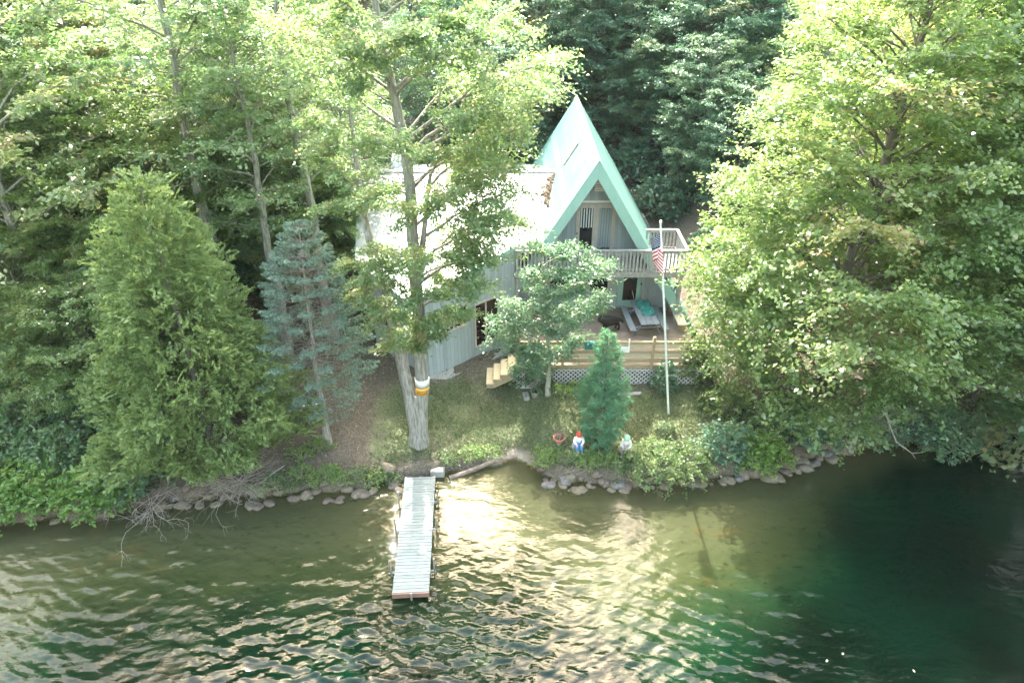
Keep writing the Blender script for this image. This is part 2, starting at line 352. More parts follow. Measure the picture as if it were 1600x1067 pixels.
def bed_mat():
    m, nt, out = newmat("lake_bed_sand_and_weed"); L = nt.links.new
    v = coords(nt); v2 = coords(nt, (.5, 1, 1))
    n1 = noise(nt, v2, .7, 6, .75, .15); n2 = noise(nt, v, 5, 5, .7)
    sand = ramp(nt, n2, [(.3, (.06, .052, .024)), (.7, (.10, .088, .042))])
    weed = ramp(nt, n2, [(.3, (.010, .018, .009)), (.7, (.026, .038, .014))])
    dp = N(nt, "ShaderNodeAttribute", _attribute_name="depth")
    a = N(nt, "ShaderNodeMath", _operation='MULTIPLY_ADD'); L(dp.outputs["Fac"], a.inputs[0]); a.inputs[1].default_value = .95; L(n1, a.inputs[2])
    wf = ramp(nt, a.outputs[0], [(.60, (0, 0, 0)), (.74, (1, 1, 1))])
    m1 = N(nt, "ShaderNodeMix", _data_type='RGBA'); L(wf, m1.inputs[0]); L(sand, m1.inputs[6]); L(weed, m1.inputs[7])
    n4 = noise(nt, v, .35, 3, .5); of = ramp(nt, n4, [(.62, (0, 0, 0)), (.74, (.7, .7, .7))])
    m2 = N(nt, "ShaderNodeMix", _data_type='RGBA'); L(of, m2.inputs[0]); L(m1.outputs[2], m2.inputs[6]); m2.inputs[7].default_value = (.27, .16, .04, 1)
    sa = N(nt, "ShaderNodeAttribute", _attribute_name="sand")
    m3 = N(nt, "ShaderNodeMix", _data_type='RGBA'); L(sa.outputs["Fac"], m3.inputs[0]); L(m2.outputs[2], m3.inputs[6]); m3.inputs[7].default_value = (.105, .095, .065, 1)
    bs = N(nt, "ShaderNodeBsdfPrincipled", Roughness=.95); bs.inputs["Specular IOR Level"].default_value = .1
    L(m3.outputs[2], bs.inputs["Base Color"]); L(bs.outputs[0], out.inputs[0]); return m
sheet("ground", fd > 0, ground_mat())
sheet("lakebed", fd <= 0, bed_mat())

# ------------------------------------------------------------------ water
def water_mat():
    """turbid lake: clear over the first metre of bank, then its own olive to emerald body colour by depth, under a wavy gloss"""
    m, nt, out = newmat("lake_water"); L = nt.links.new
    v = coords(nt, (.6, 1.15, 1), (0, 0, R(-7)), "Object")
    w2 = noise(nt, v, 6.5, 2, .5, .3); w3 = noise(nt, v, 19, 2, .6)
    b2 = N(nt, "ShaderNodeBump", Distance=.016, Strength=.9); L(w2, b2.inputs["Height"])
    b3 = N(nt, "ShaderNodeBump", Distance=.003, Strength=.8); L(w3, b3.inputs["Height"]); L(b2.outputs[0], b3.inputs["Normal"])
    p = coords(nt, (.6, 1, 1)); n1 = noise(nt, p, .8, 6, .72, .2); n2 = noise(nt, coords(nt), .28, 3, .5); n3 = noise(nt, coords(nt, (.7, 1, 1)), 3.2, 5, .75)
    dp = N(nt, "ShaderNodeAttribute", _attribute_name="murk")
    a1 = N(nt, "ShaderNodeMath", _operation='MULTIPLY_ADD'); L(n1, a1.inputs[0]); a1.inputs[1].default_value = .34; L(dp.outputs["Fac"], a1.inputs[2])
    a2 = N(nt, "ShaderNodeMath", _operation='SUBTRACT'); L(a1.outputs[0], a2.inputs[0]); a2.inputs[1].default_value = .17
    body = ramp(nt, a2.outputs[0], [(.0, (.048, .050, .026)), (.26, (.042, .048, .022)), (.48, (.025, .034, .013)), (.66, (.010, .020, .0085)), (.84, (.003, .0125, .0055)), (1, (.0016, .0085, .0045))])
    deep = ramp(nt, n2, [(.38, (.35, .4, .4)), (.62, (.5, 1.2, 1.1))])
    dk = N(nt, "ShaderNodeMix", _data_type='RGBA', _blend_type='MULTIPLY'); L(body, dk.inputs[6]); L(deep, dk.inputs[7])
    df = N(nt, "ShaderNodeMapRange"); df.inputs[1].default_value = .5; df.inputs[2].default_value = .85; L(a2.outputs[0], df.inputs[0]); L(df.outputs[0], dk.inputs[0])
    # weed patches and ochre silt on the bottom
    wd = ramp(nt, n3, [(.30, (.35, .38, .36)), (.46, (1, 1, 1))])
    m1 = N(nt, "ShaderNodeMix", _data_type='RGBA', _blend_type='MULTIPLY'); m1.inputs[0].default_value = .8; L(dk.outputs[2], m1.inputs[6]); L(wd, m1.inputs[7])
    oc = noise(nt, coords(nt, (.5, 1, 1), (0, 0, R(35))), .42, 4, .6); of = ramp(nt, oc, [(.60, (0, 0, 0)), (.72, (.75, .75, .75))])
    ofm = N(nt, "ShaderNodeMath", _operation='MULTIPLY'); bell = ramp(nt, dp.outputs["Fac"], [(.1, (0, 0, 0)), (.3, (1, 1, 1)), (.5, (.8, .8, .8)), (.62, (0, 0, 0))]); L(of, ofm.inputs[0]); L(bell, ofm.inputs[1])
    m2 = N(nt, "ShaderNodeMix", _data_type='RGBA'); L(ofm.outputs[0], m2.inputs[0]); L(m1.outputs[2], m2.inputs[6]); m2.inputs[7].default_value = (.075, .048, .013, 1)
    bs = N(nt, "ShaderNodeBsdfPrincipled", Roughness=.024, IOR=1.333); L(m2.outputs[2], bs.inputs["Base Color"]); L(b3.outputs[0], bs.inputs["Normal"])
    tr = N(nt, "ShaderNodeBsdfTransparent", Color=(.86, .88, .74, 1))
    sh = N(nt, "ShaderNodeAttribute", _attribute_name="clear")
    mx = N(nt, "ShaderNodeMixShader"); L(sh.outputs["Fac"], mx.inputs[0]); L(bs.outputs[0], mx.inputs[1]); L(tr.outputs[0], mx.inputs[2])
    L(mx.outputs[0], out.inputs["Surface"]); return m
wx = axis([(-280, -60, 20), (-60, -26, 1), (-26, 26, .055), (26, 60, 1), (60, 280, 20)])
wy = axis([(-250, -10, 20), (-10, 5, 1), (5, 9, .2), (9, 23.5, .045), (23.5, 40, 1)])
WX, WY = np.meshgrid(wx, wy); wr_ = np.random.default_rng(4); WZ = np.zeros_like(WX); gust = np.zeros_like(WX)
for _ in range(9):
    k = wr_.normal(0, .32, 2); gust += np.sin(WX * k[0] * .7 + WY * k[1] + wr_.random() * 6.28)
gust = np.clip(.62 + .2 * gust / 1.6, .2, 1.1) * np.clip((24.5 - WY) / 7, .35, 1) * (.55 + .45 / (1 + np.exp((np.abs(WX - 1.5) - 9.5) / 1.2)))
fine = 1 / (1 + np.exp((np.abs(WX) - 25) * 2)) / (1 + np.exp((6 - WY) * 2))
for i in range(46):
    lam = .21 * (.95 / .21) ** wr_.random(); th = R(86) + wr_.normal(0, .5); k = 2 * math.pi / lam
    ph = k * (WX * math.cos(th) + WY * math.sin(th)) + wr_.random() * 6.28 + .9 * np.sin(WX * wr_.normal(0, .5) + WY * wr_.normal(0, .5) + wr_.random() * 6)
    WZ += .050 / k * (np.sin(ph) + .25 * np.sin(2 * ph + .3))
WZ *= gust * fine
nwx, nwy = len(wx), len(wy); wid = np.arange(nwx * nwy).reshape(nwy, nwx); nb0 = nwx * nwy
wv_ = np.concatenate([np.stack([WX, WY, WZ], -1).reshape(-1, 3), [[-280, -250, -30], [280, -250, -30], [280, 40, -30], [-280, 40, -30]]])
wf_ = np.stack([wid[:-1, :-1], wid[:-1, 1:], wid[1:, 1:], wid[1:, :-1]], -1).reshape(-1, 4).tolist()
A_, B_, C_, D_ = nb0, nb0 + 1, nb0 + 2, nb0 + 3
wf_ += [[A_, B_] + wid[0, ::-1].tolist(), [B_, C_] + wid[::-1, -1].tolist(), [C_, D_] + wid[-1, :].tolist(), [D_, A_] + wid[:, 0].tolist(), [D_, C_, B_, A_]]
wme = bpy.data.meshes.new("water"); wme.from_pydata(wv_.tolist(), [], wf_)
wme.polygons.foreach_set("use_smooth", [True] * (len(wf_) - 5) + [False] * 5)
WH, WD = hgt(WX, WY); md = -WD - 2.0 * np.exp(-((WX - 1.5) / 5.0) ** 2) + .9 * np.clip(WX - 9.5, 0, 9) * np.clip(-WD, 0, 2) / 2
murk = np.clip(.13 * np.clip(-WD, 0, 1.2) + .125 * np.clip(md - 1.5, 0, 12), 0, 1); clear = .72 * np.exp(-np.clip(-WD, 0, None) / .7)
for nme, val in (("murk", murk), ("clear", clear)):
    at = wme.attributes.new(nme, 'FLOAT', 'POINT'); at.data.foreach_set("value", np.concatenate([val.ravel(), np.zeros(4)]).astype(np.float32))
wo = link("water", wme, water_mat()); tag(wo, kind="structure")

# ------------------------------------------------------------------ foliage generators
def nrm(a): return a / np.maximum(np.linalg.norm(a, axis=-1, keepdims=True), 1e-9)
class Fol:
    """collects leaves (position, facing, size, tint) and wood tubes of one tree"""
    def __init__(s, seed): s.r = np.random.default_rng(seed); s.P = []; s.Nn = []; s.S = []; s.T = []; s.D = []; s.w = MB()
    def leaves(s, p, n, size, tint, d=None):
        s.P.append(p); s.Nn.append(n); s.S.append(size); s.T.append(tint)
        s.D.append(d if d is not None else s.r.normal(size=p.shape))
    def bough(s, p0, p1, width, nleaf, size, tint=.4, sag=.1, flat=.3, start=.2, rad=.04, droop=.18, up_n=.45, tubes=3, tvar=.12, spread=.06):
        r = s.r; p0 = np.asarray(p0, float); p1 = np.asarray(p1, float); d = p1 - p0; L = np.linalg.norm(d); d = d / L
        side = np.cross(d, up)
        if np.linalg.norm(side) < .15: side = np.array([1., 0, 0]) - d * d[0]
        side /= np.linalg.norm(side); u = np.cross(side, d)
        cur = lambda t: p0 + (p1 - p0) * t[:, None] + up * (sag * L * 4 * t * (1 - t))[:, None]
        K = max(6, int(L * 5)); t = start + (1 - start) * r.random(K) ** .85
        sg = np.where(np.arange(K) % 2 == 0, 1., -1.)
        ln = width * (.35 + .85 * np.sin(np.pi * np.clip((t - start) / (1 - start) * .75 + .18, 0, 1))) * r.uniform(.6, 1.15, K)
        dr = nrm(d * r.uniform(.35, .9, (K, 1)) + side * (sg * r.uniform(.5, 1, K))[:, None] + u * (r.normal(0, flat, K))[:, None])
        base = cur(t)
        per = max(3, int(nleaf / K)); k = np.repeat(np.arange(K), per); f = r.random(len(k)) ** .7
        pos = base[k] + dr[k] * (ln[k] * f)[:, None] - up * (droop * ln[k] * f * f)[:, None]
        pos += r.normal(0, 1, pos.shape) * np.array([spread, spread, spread * .55]) * (1 + L * .06)
        nn = nrm(up + r.normal(0, up_n, pos.shape) + nrm(dr[k] * [1, 1, 0]) * .25)
        ct = tint + r.normal(0, tvar * .7, K)
        s.leaves(pos, nn, size * r.uniform(.45, 1.4, len(pos)), ct[k] + r.normal(0, tvar, len(pos)), dr[k] + r.normal(0, .5, pos.shape))
        if rad > 0:
            tt = np.linspace(0, 1, 6); c = cur(tt); c[1:-1] += r.normal(0, .03 * L ** .5, (4, 3))
            s.w.tube(c.tolist(), [rad * (1 - .85 * q) + .004 for q in tt], 5, cap=False)
            for j in range(min(tubes, K)):
                q = base[j]; e = q + dr[j] * ln[j] - up * droop * ln[j]
                s.w.tube([q, (q + e) / 2 + up * .03, e], [rad * .35 + .004, rad * .25 + .003, .003], 4, cap=False)
    def trunk(s, pts, r0, r1, n=10, flare=1.35, mi=0):
        pts = np.asarray(pts, float); k = len(pts); z = np.linspace(0, 1, k)
        rad = r0 * (1 - z) ** .85 + r1; rad[0] *= flare
        # finer, slightly knobbly
        zz = np.linspace(0, 1, k * 3); fp = np.stack([np.interp(zz, z, pts[:, i]) for i in range(3)], -1)
        fr = np.interp(zz, z, rad) * s.r.uniform(.93, 1.07, len(zz)); fp += s.r.normal(0, r0 * .07, fp.shape) * [[1, 1, 0]]
        s.w.tube(fp.tolist(), fr.tolist(), n, mi)
        return lambda h: np.array([np.interp(h, pts[:, 2], pts[:, i]) for i in range(3)])
    def crown_mesh(s, name, asp=.55, fold=.15):
        p = np.concatenate(s.P); n = nrm(np.concatenate(s.Nn)); sz = np.concatenate(s.S)[:, None]; t = np.concatenate(s.T); d = np.concatenate(s.D)
        d = nrm(d - n * (d * n).sum(-1, keepdims=True)); b = np.cross(n, d)
        V = np.stack([p - d * sz * .5, p + b * sz * asp * .5 + n * sz * fold, p + d * sz * .5, p - b * sz * asp * .5 + n * sz * fold], 1).reshape(-1, 3)
        return quads_mesh(name, V, np.clip(t, 0, 1))
    def plant(s, name, loc, label, cat, leafm, bark, group=None, asp=.55, fold=.15, rz=0, stem="trunk", crown="crown"):
        o = empty(name, loc, rz, label, cat, group)
        if s.w.v: o_t = link(stem, s.w.mesh(stem), bark, o)
        if s.P: link(crown, s.crown_mesh(crown, asp, fold), leafm, o)
        return o

PROF = {'oval': lambda f: math.sin(math.pi * (f * .82 + .13)) ** .75, 'egg': lambda f: (1 - f) ** .62 * min(1, .55 + f * 3.2),
        'round': lambda f: math.sin(math.pi * (f * .75 + .2)) ** .6, 'tall': lambda f: .75 + .25 * math.sin(math.pi * f) - .6 * max(0, f - .7)}
def decid(seed, H, base, Rr, nb, nleaf, ls, prof='oval', lean=(0, 0), r0=.2, flat=.3, tint=.4, tvar=.12, brown=0, tubes=2):
    s = Fol(seed); r = s.r; pf = PROF[prof]
    z = np.linspace(-.3, H * .94, 9); wx = np.cumsum(r.normal(0, .12, 9)); wy = np.cumsum(r.normal(0, .12, 9)); wx[0] = wy[0] = 0
    tr = s.trunk(np.stack([wx + lean[0] * z / H, wy + lean[1] * z / H, z], -1), r0, .025, 8)
    areas = [pf((i + .5) / nb) ** 2 for i in range(nb)]; tot = sum(areas)
    for i in range(nb):
        f = (i + .5) / nb; h = base + (H - base) * f ** .92; az = i * 2.399 + r.normal(0, .25); rr = Rr * pf(f) * r.uniform(.72, 1.15)
        hs = max(base * .55, h - rr * r.uniform(.25, .5)); p0 = tr(hs); p1 = tr(h) + np.array([math.cos(az) * rr, math.sin(az) * rr, rr * (-.12 + .55 * f) + r.normal(0, .2)])
        bt = tint + r.normal(0, .12)
        if r.random() < brown: bt = .92
        s.bough(p0, p1, .42 * rr + .35, nleaf * areas[i] / tot * r.uniform(.8, 1.2), ls, bt, sag=r.uniform(.02, .14), flat=flat, start=.28, rad=.012 + .009 * rr, tubes=tubes, tvar=tvar, spread=.1)
    return s
def shrub(seed, Rx, Ry, H, nb, nleaf, ls, tint=.45, tvar=.14, up_n=.6):
    s = Fol(seed); r = s.r
    for i in range(nb):
        az = i * 2.399; e = math.asin(((i + .5) / nb) ** .8); q = r.uniform(.75, 1.1)
        p1 = np.array([math.cos(az) * math.cos(e) * Rx, math.sin(az) * math.cos(e) * Ry, .12 + math.sin(e) * H]) * q
        p0 = np.array([p1[0] * .15, p1[1] * .15, -.1])
        s.bough(p0, p1, .28 * (Rx + Ry) / 2 + .12, nleaf / nb, ls, tint + r.normal(0, .1), sag=.08, flat=.7, start=.4, rad=.012, tubes=1, tvar=tvar, up_n=up_n)
    return s
def cedar(seed, H, Rr, n, ls=.15, base=.3, tint=.5):
    s = Fol(seed); r = s.r
    tr = s.trunk([(0, 0, -.2), (0.05, 0, H * .5), (0, .05, H * .97)], .09, .02, 7)
    h = 1 - np.sqrt(r.random(n)); az = r.random(n) * 2 * np.pi
    lump = 1 + .17 * np.sin(az * 2 + h * 7 + .5) + .15 * np.sin(az * 5 - h * 17 + 2) + .12 * np.sin(az * 9 + h * 29)
    rad = Rr * (np.minimum(1, (1 - h) ** .72 * 1.04)) * np.clip(.55 + h * 5, .55, 1) * lump * (1 - .42 * r.random(n) ** 2.4)
    out = np.stack([np.cos(az), np.sin(az), 0 * az], -1); p = out * rad[:, None] + up * (base + h * (H - base))[:, None]
    d = nrm(out * r.uniform(.35, .9, (n, 1)) + up * r.uniform(.1, .9, (n, 1)) + r.normal(0, .25, (n, 3)))
    sd = nrm(np.cross(d, nrm(r.normal(size=(n, 3))))); m = 22; k = np.repeat(np.arange(n), m)
    f = np.tile(np.linspace(0, 1, m), n); sg = np.tile(np.where(np.arange(m) % 2 == 0, 1., -1.), n); L = r.uniform(.35, .75, n)
    w = (1 - f * .75) * .17 * r.uniform(.5, 1.2, len(k))
    pos = p[k] + d[k] * (L[k] * f)[:, None] + sd[k] * (sg * w)[:, None] - up * (.12 * f * f)[:, None]
    nn = nrm(np.cross(d[k], sd[k]) + r.normal(0, .45, pos.shape))
    ct = tint + r.normal(0, .13, n) + .1 * np.sin(az * 3 + h * 9)
    s.leaves(pos, nn, ls * r.uniform(.7, 1.3, len(pos)), ct[k] + r.normal(0, .08, len(pos)) + .1 * f, d[k] * .8 + sd[k] * sg[:, None] * .7)
    for i in range(0, n, 160): s.w.tube([p[i] * [0.1, .1, 1] - up * .3, p[i] * [.7, .7, 1]], [.02, .006], 4, cap=False)
    return s
def tuft_conifer(seed, H, Rr, base, step, nbr, per, needle, tint=.45, rise=.35, prof=None, r0=.1, soft=1., wisp=.35):
    s = Fol(seed); r = s.r
    tr = s.trunk([(0, 0, -.2), (.04, 0, H * .5), (0, .03, H * .99)], r0, .012, 7)
    h = base; i = 0
    while h < H - .05:
        f = (h - base) / (H - base); rr = Rr * (prof(f) if prof else (1 - f) ** .75)
        for j in range(nbr):
            az = i * 2.399 + j * 2 * math.pi / nbr + r.normal(0, .2); q = rr * r.uniform(.75, 1.12) + .12
            p0 = tr(h); p1 = p0 + np.array([math.cos(az) * q, math.sin(az) * q, q * rise * (.4 + f) + r.normal(0, .06)])
            s.w.tube([p0, (p0 + p1) / 2 - up * .03 * q, p1], [.01 + .008 * q, .008 + .004 * q, .003], 4, cap=False)
            dd = nrm(p1 - p0); sd = np.cross(dd, up); nt_ = max(4, int(per * q))
            t = 1 - r.random(nt_) ** 1.3 * .8; lat = r.normal(0, wisp, nt_) * q * (1.15 - t)
            tp = p0 + (p1 - p0) * t[:, None] + sd * lat[:, None] + up * r.normal(0, .05, (nt_, 1))
            m = 16; k = np.repeat(np.arange(nt_), m); nd = nrm(dd * .75 + up * .25 + r.normal(0, .62 * soft, (len(k), 3)))
            pos = tp[k] + nd * (needle * .5)
            s.leaves(pos, r.normal(size=pos.shape), needle * r.uniform(.75, 1.2, len(k)), tint + r.normal(0, .1, nt_)[k] + .12 * (t[k] - .5) + r.normal(0, .06, len(k)), nd)
        h += step * r.uniform(.8, 1.2); i += 1
    return s
def blue_spruce(seed, H, Rr, base, step):
    s = Fol(seed); r = s.r
    tr = s.trunk([(0.02, 0, -.2), (0.05, 0, H * .4), (.3, 0, H * .985)], .125, .015, 8, mi=0)
    h = base; i = 0
    while h < H - .15:
        f = (h - base) / (H - base); rr = Rr * min(1, .55 + f * 1.6) * (1 - max(0, f - .3) / .7) ** .62 * r.uniform(.92, 1.06) + .1
        nb = 14 if f < .85 else 8; dead = max(0, .28 - f) / .28
        for j in range(nb):
            az = i * .7 + j * 2 * math.pi / nb + r.normal(0, .1); q = rr * r.uniform(.82, 1.08)
            p0 = tr(h + r.normal(0, .02)); o = np.array([math.cos(az), math.sin(az), 0]); dz = q * (-.10 + .35 * f)
            cv = lambda t: p0 + o * (q * t)[:, None] + up * (dz * t + .16 * q * (t ** 2 - t))[:, None]
            c = cv(np.linspace(0, 1, 5)); s.w.tube(c.tolist(), [.016, .013, .009, .006, .003], 4, 1, cap=False)
            sd = np.array([-o[1], o[0], 0])
            for t in np.linspace(.4, .97, 8):
                for sg in (-1, 1):
                    b = cv(np.array([t]))[0]; ln = .30 * q * (1.15 - t) + .12
                    e = b + (o * .75 + sd * sg * .75) * ln - up * .09 * ln; s.w.tube([b, e], [.005, .002], 3, 1, cap=False)
                    # needles ride on the outer twigs; inside the crown they have dropped
                    nn_ = int(30 * max(0, min(1, (t - .6) * 4.4)) * (1 - .85 * dead) + (2 if r.random() < .4 else 0))
                    if nn_ < 1: continue
                    ff = r.random(nn_) ** .6; pos = b + (e - b) * ff[:, None] + r.normal(0, .022, (nn_, 3)) + up * .035
                    nd = nrm((o * .6 + sd * sg * .5) + up * .55 + r.normal(0, .45, (nn_, 3)))
                    s.leaves(pos, r.normal(size=pos.shape), .14 * r.uniform(.7, 1.3, nn_), .5 + .15 * (t - .5) + r.normal(0, .13, nn_) + (.3 if f > .86 and r.random() < .3 else 0), nd)
        h += step * (1 - .35 * f); i += 1
    return s
def dead_bush(seed, nb, L, spread, rise, rad=.014, depth=3):
    s = Fol(seed); r = s.r
    def grow(p, d, l, rd, dep):
        k = 4; pts = [p]
        for _ in range(k):
            d = nrm(d + r.normal(0, .18, 3) - up * .04); pts.append(pts[-1] + d * l / k)
        s.w.tube(pts, [rd * (1 - .6 * q / k) for q in range(k + 1)], 4, cap=False)
        if dep > 0:
            for _ in range(4):
                q = r.integers(1, k + 1); grow(pts[q], nrm(d + r.normal(0, .6, 3)), l * r.uniform(.35, .6), rd * .5, dep - 1)
    for i in range(nb):
        az = r.random() * 2 * math.pi
        grow(np.array([r.normal(0, .2), r.normal(0, .2), 0]), nrm(np.array([math.cos(az) * spread, math.sin(az) * spread * .8, rise * r.uniform(.3, 1.2)])), L * r.uniform(.6, 1.1), rad, depth)
    return s

# ------------------------------------------------------------------ helpers for placing
def on_ground(px, py):
    z = 1.0
    for _ in range(25): p = at_z(px, py, z); z = .5 * z + .5 * max(0, gz(p.x, p.y))
    p = at_z(px, py, z); return Vector((p.x, p.y, gz(p.x, p.y)))
def bx(px, Y, z=8): return (px - 800) / F * (Y * cp + (CH - z) * sp)
def wpart(o, root):
    o.parent = root
    if root.type == 'EMPTY': o.matrix_parent_inverse = Matrix.Translation(-Vector(root.location))
    return o
def W(mb, name, mat, root): return wpart(mb.build(name, mat), root)
def skin(name, vs, es, rad, mat, parent, sub=1):
    me = bpy.data.meshes.new(name); me.from_pydata(vs, es, [])
    o = link(name, me, mat, parent)
    md = o.modifiers.new("skin", 'SKIN'); md.use_smooth_shade = True
    for i, r in enumerate(rad):
        me.skin_vertices[0].data[i].radius = (r, r) if not hasattr(r, '__len__') else r
    me.skin_vertices[0].data[0].use_root = True
    s = o.modifiers.new("smooth", 'SUBSURF'); s.levels = s.render_levels = sub
    return o

# ------------------------------------------------------------------ the cabin
X0, AZ, SL = 3.75, 10.35, 1.62
YF, YB, YW = 29.8, 42.2, 31.2
DZ, BZ = 2.42, 5.2           # deck floor, balcony floor
cab = empty("cabin", (X0, YW, DZ), 0, "pale teal steep A-frame cabin with balcony and a low wing under a white metal roof", "cabin")
hx = lambda z, a=AZ: (a - z) / SL
FT = 1.7
rf = MB()
for s in (-1, 1):
    rf.prism([(X0, YF, AZ), (X0 + s * hx(FT), YF, FT), (X0 + s * hx(FT, AZ - .8), YF, FT), (X0, YF, AZ - .8)], (0, YB - YF, 0))
roof = W(rf, "roof", M['roof_teal'], cab)
fb = MB()
for s in (-1, 1):
    fb.prism([(X0 + s * .003, YF - .045, AZ + .02), (X0 + s * hx(FT, AZ + .02), YF - .045, FT), (X0 + s * hx(FT, AZ - .84), YF - .045, FT), (X0 + s * .003, YF - .045, AZ - .84)], (0, .042, 0))
W(fb, "fascia", M['fascia'], cab)
rc = MB()
for s in (-1, 1):
    n = Vector((s * .851, 0, .525)); dn = Vector((s * .525, 0, -.851))
    a = Vector((X0, YF - .06, AZ)) + Vector((0, 0, .03)); 
    rc.prism([a, a + dn * .3, a + dn * .3 - n * .02, a - Vector((0, 0, .04))], (0, YB - YF + .1, 0))
W(rc, "ridge_cap", M['cap'], cab)
def skylight(px, py, s, L_, w_):
    n = Vector((s * .851, 0, .525)); p = at_plane(px, py, (X0, 0, AZ), n)
    rot = Matrix((Vector((s * .525, 0, -.851)), Vector((0, 1, 0)), n)).transposed()
    m = MB()
    for a in (-1, 1):
        m.box(p + rot @ Vector((0, a * w_ / 2, .05)), (L_, .05, .06), rot); m.box(p + rot @ Vector((a * (L_ / 2 - .03), 0, .05)), (.06, w_ - .056, .055), rot)
    o = W(m, "skylight", M['trim'], cab)
    g = MB(); g.box(p + n * .055, (L_ - .13, w_ - .06, .03), rot); wpart(g.build("pane", M['screen']), o)
skylight(893, 239, -1, 1.3, .42); skylight(1010, 348, 1, 1.1, .5)
# gable wall under the roof
iz = AZ - .86
gw = MB(); gw.prism([(X0 - hx(DZ, iz), YW, DZ - .6), (X0 - hx(DZ, iz), YW, DZ), (X0, YW, iz), (X0 + hx(DZ, iz), YW, DZ), (X0 + hx(DZ, iz), YW, DZ - .6)], (0, .12, 0))
W(gw, "gable_wall", M['siding'], cab)
tb = MB(); zt = 7.98; wv = hx(zt, iz) - .03
tb.box((X0, YW - .02, zt), (2 * wv, .036, .1)); W(tb, "trim_board", M['white'], cab)
# vent high in the gable
c = at_Y(936, 291, YW); v = MB(); v.box((c.x, YW - .08, c.z), (.46, .15, .42)); 
vo = W(v, "gable_vent", M['trim'], cab)
v2 = MB()
for k in range(5): v2.box((c.x, YW - .165, c.z - .16 + k * .08), (.40, .02, .05), Matrix.Rotation(R(35), 3, 'X'))
v2.lathe((c.x, YW - .15, c.z + .21), [(.23, 0), (.2, .08), (.1, .13), (.01, .14)], 14, sy=.5)
wpart(v2.build("louvre", M['white']), vo)
# balcony doors
x1, x2 = 3.06, 4.82; z1, z2 = BZ + .02, 7.78
fr = MB(); fw = .09
for x in (x1, (x1 + x2) / 2, x2): fr.box((x, YW - .035, (z1 + z2) / 2), (fw, .07, z2 - z1))
fr.box(((x1 + x2) / 2, YW - .033, z2 + .055), (x2 - x1 + fw + .1, .066, .11)); 
do = W(fr, "balcony_door", M['trim'], cab)
for i, (a, b) in enumerate(((x1 + fw / 2 + .003, (x1 + x2) / 2 - fw / 2 - .003), ((x1 + x2) / 2 + fw / 2 + .003, x2 - fw / 2 - .003))):
    lf = MB(); st = .09
    lf.box((a + st / 2, YW - .03, (z1 + z2) / 2), (st, .05, z2 - z1 - .02)); lf.box((b - st / 2, YW - .03, (z1 + z2) / 2), (st, .05, z2 - z1 - .02))
    lf.box(((a + b) / 2, YW - .031, z2 - .06), (b - a - 2 * st, .048, .1)); lf.box(((a + b) / 2, YW - .031, z1 + .1), (b - a - 2 * st, .048, .18))
    wpart(lf.build("door_leaf", M['trim']), do)
    g = MB(); g.box(((a + b) / 2, YW - .018, (z1 + z2) / 2), (b - a - 2 * st, .012, z2 - z1 - .22)); wpart(g.build("pane", M['glass'] if i == 0 else M['screen']), do)
    cu = MB(); n = 5; w = (b - a - 2 * st) / n; zz = z2 - .12
    for k in range(n):
        hh = .95 if i == 0 else 1.95
        cu.box((a + st + (k + .5) * w, YW - .028, zz - hh / 2 - .03 * (k % 2)), (w * (.5 if i == 0 else .86), .006, hh))
    wpart(cu.build("curtain", M['curtain'] if i == 0 else M['curtain_blue_grey']), do)
for dz_, nm_ in ((1.0, 'handle'), (1.22, 'deadbolt')):
    kn = MB(); kn.ell((x1 + .02, YW - .1, z1 + dz_), (.035, .035, .035)); wpart(kn.build(nm_, M['screen']), do)
# lower door
pa, pb = at_Y(967, 437, YW), at_Y(1002, 437, YW); xa, xb = pa.x, pb.x; zt = 4.45
dm = MB(); dm.box(((xa + xb) / 2, YW - .03, (DZ + .1 + zt) / 2), (xb - xa, .06, zt - DZ - .1)); do = W(dm, "patio_door", M['fascia'], cab)
ga, gb = at_Y(974.5, 437, YW).x, at_Y(995.5, 437, YW).x
g = MB(); g.box(((ga + gb) / 2, YW - .066, (2.85 + zt - .2) / 2), (gb - ga, .014, zt - .2 - 2.85)); wpart(g.build("pane", M['glass_brown']), do)
k = MB(); k.ell((xb + .0, YW - .1, 3.75), (.05, .04, .05)); wpart(k.build("handle", M['screen']), do)
fr = MB(); 
for x in (xa - .06, xb + .06): fr.box((x, YW - .028, (DZ + zt) / 2), (.1, .056, zt - DZ))
fr.box(((xa + xb) / 2, YW - .025, DZ + .05), (xb - xa - .003, .05, .094)); wpart(fr.build("door_frame", M['siding']), do)
# lower windows
def window(xa, xb, za, zb, mid, Y=YW):
    m = MB(); t = .07
    for x in (xa, xb): m.box((x, Y - .025, (za + zb) / 2), (t, .05, zb - za))
    for x in mid: m.box((x, Y - .022, (za + zb) / 2), (t * .8, .044, zb - za - t))
    for z in (za, zb): m.box(((xa + xb) / 2, Y - .028, z), (xb - xa + t + .006, .056, t))
    o = W(m, "window", M['trim'], cab)
    g = MB(); g.box(((xa + xb) / 2, Y - .012, (za + zb) / 2), (xb - xa - t, .016, zb - za - t)); wpart(g.build("pane", M['glass']), o)
window(at_Y(858, 440, YW).x, at_Y(951, 440, YW).x, 3.35, 4.5, [at_Y(890, 440, YW).x, at_Y(921, 440, YW).x])
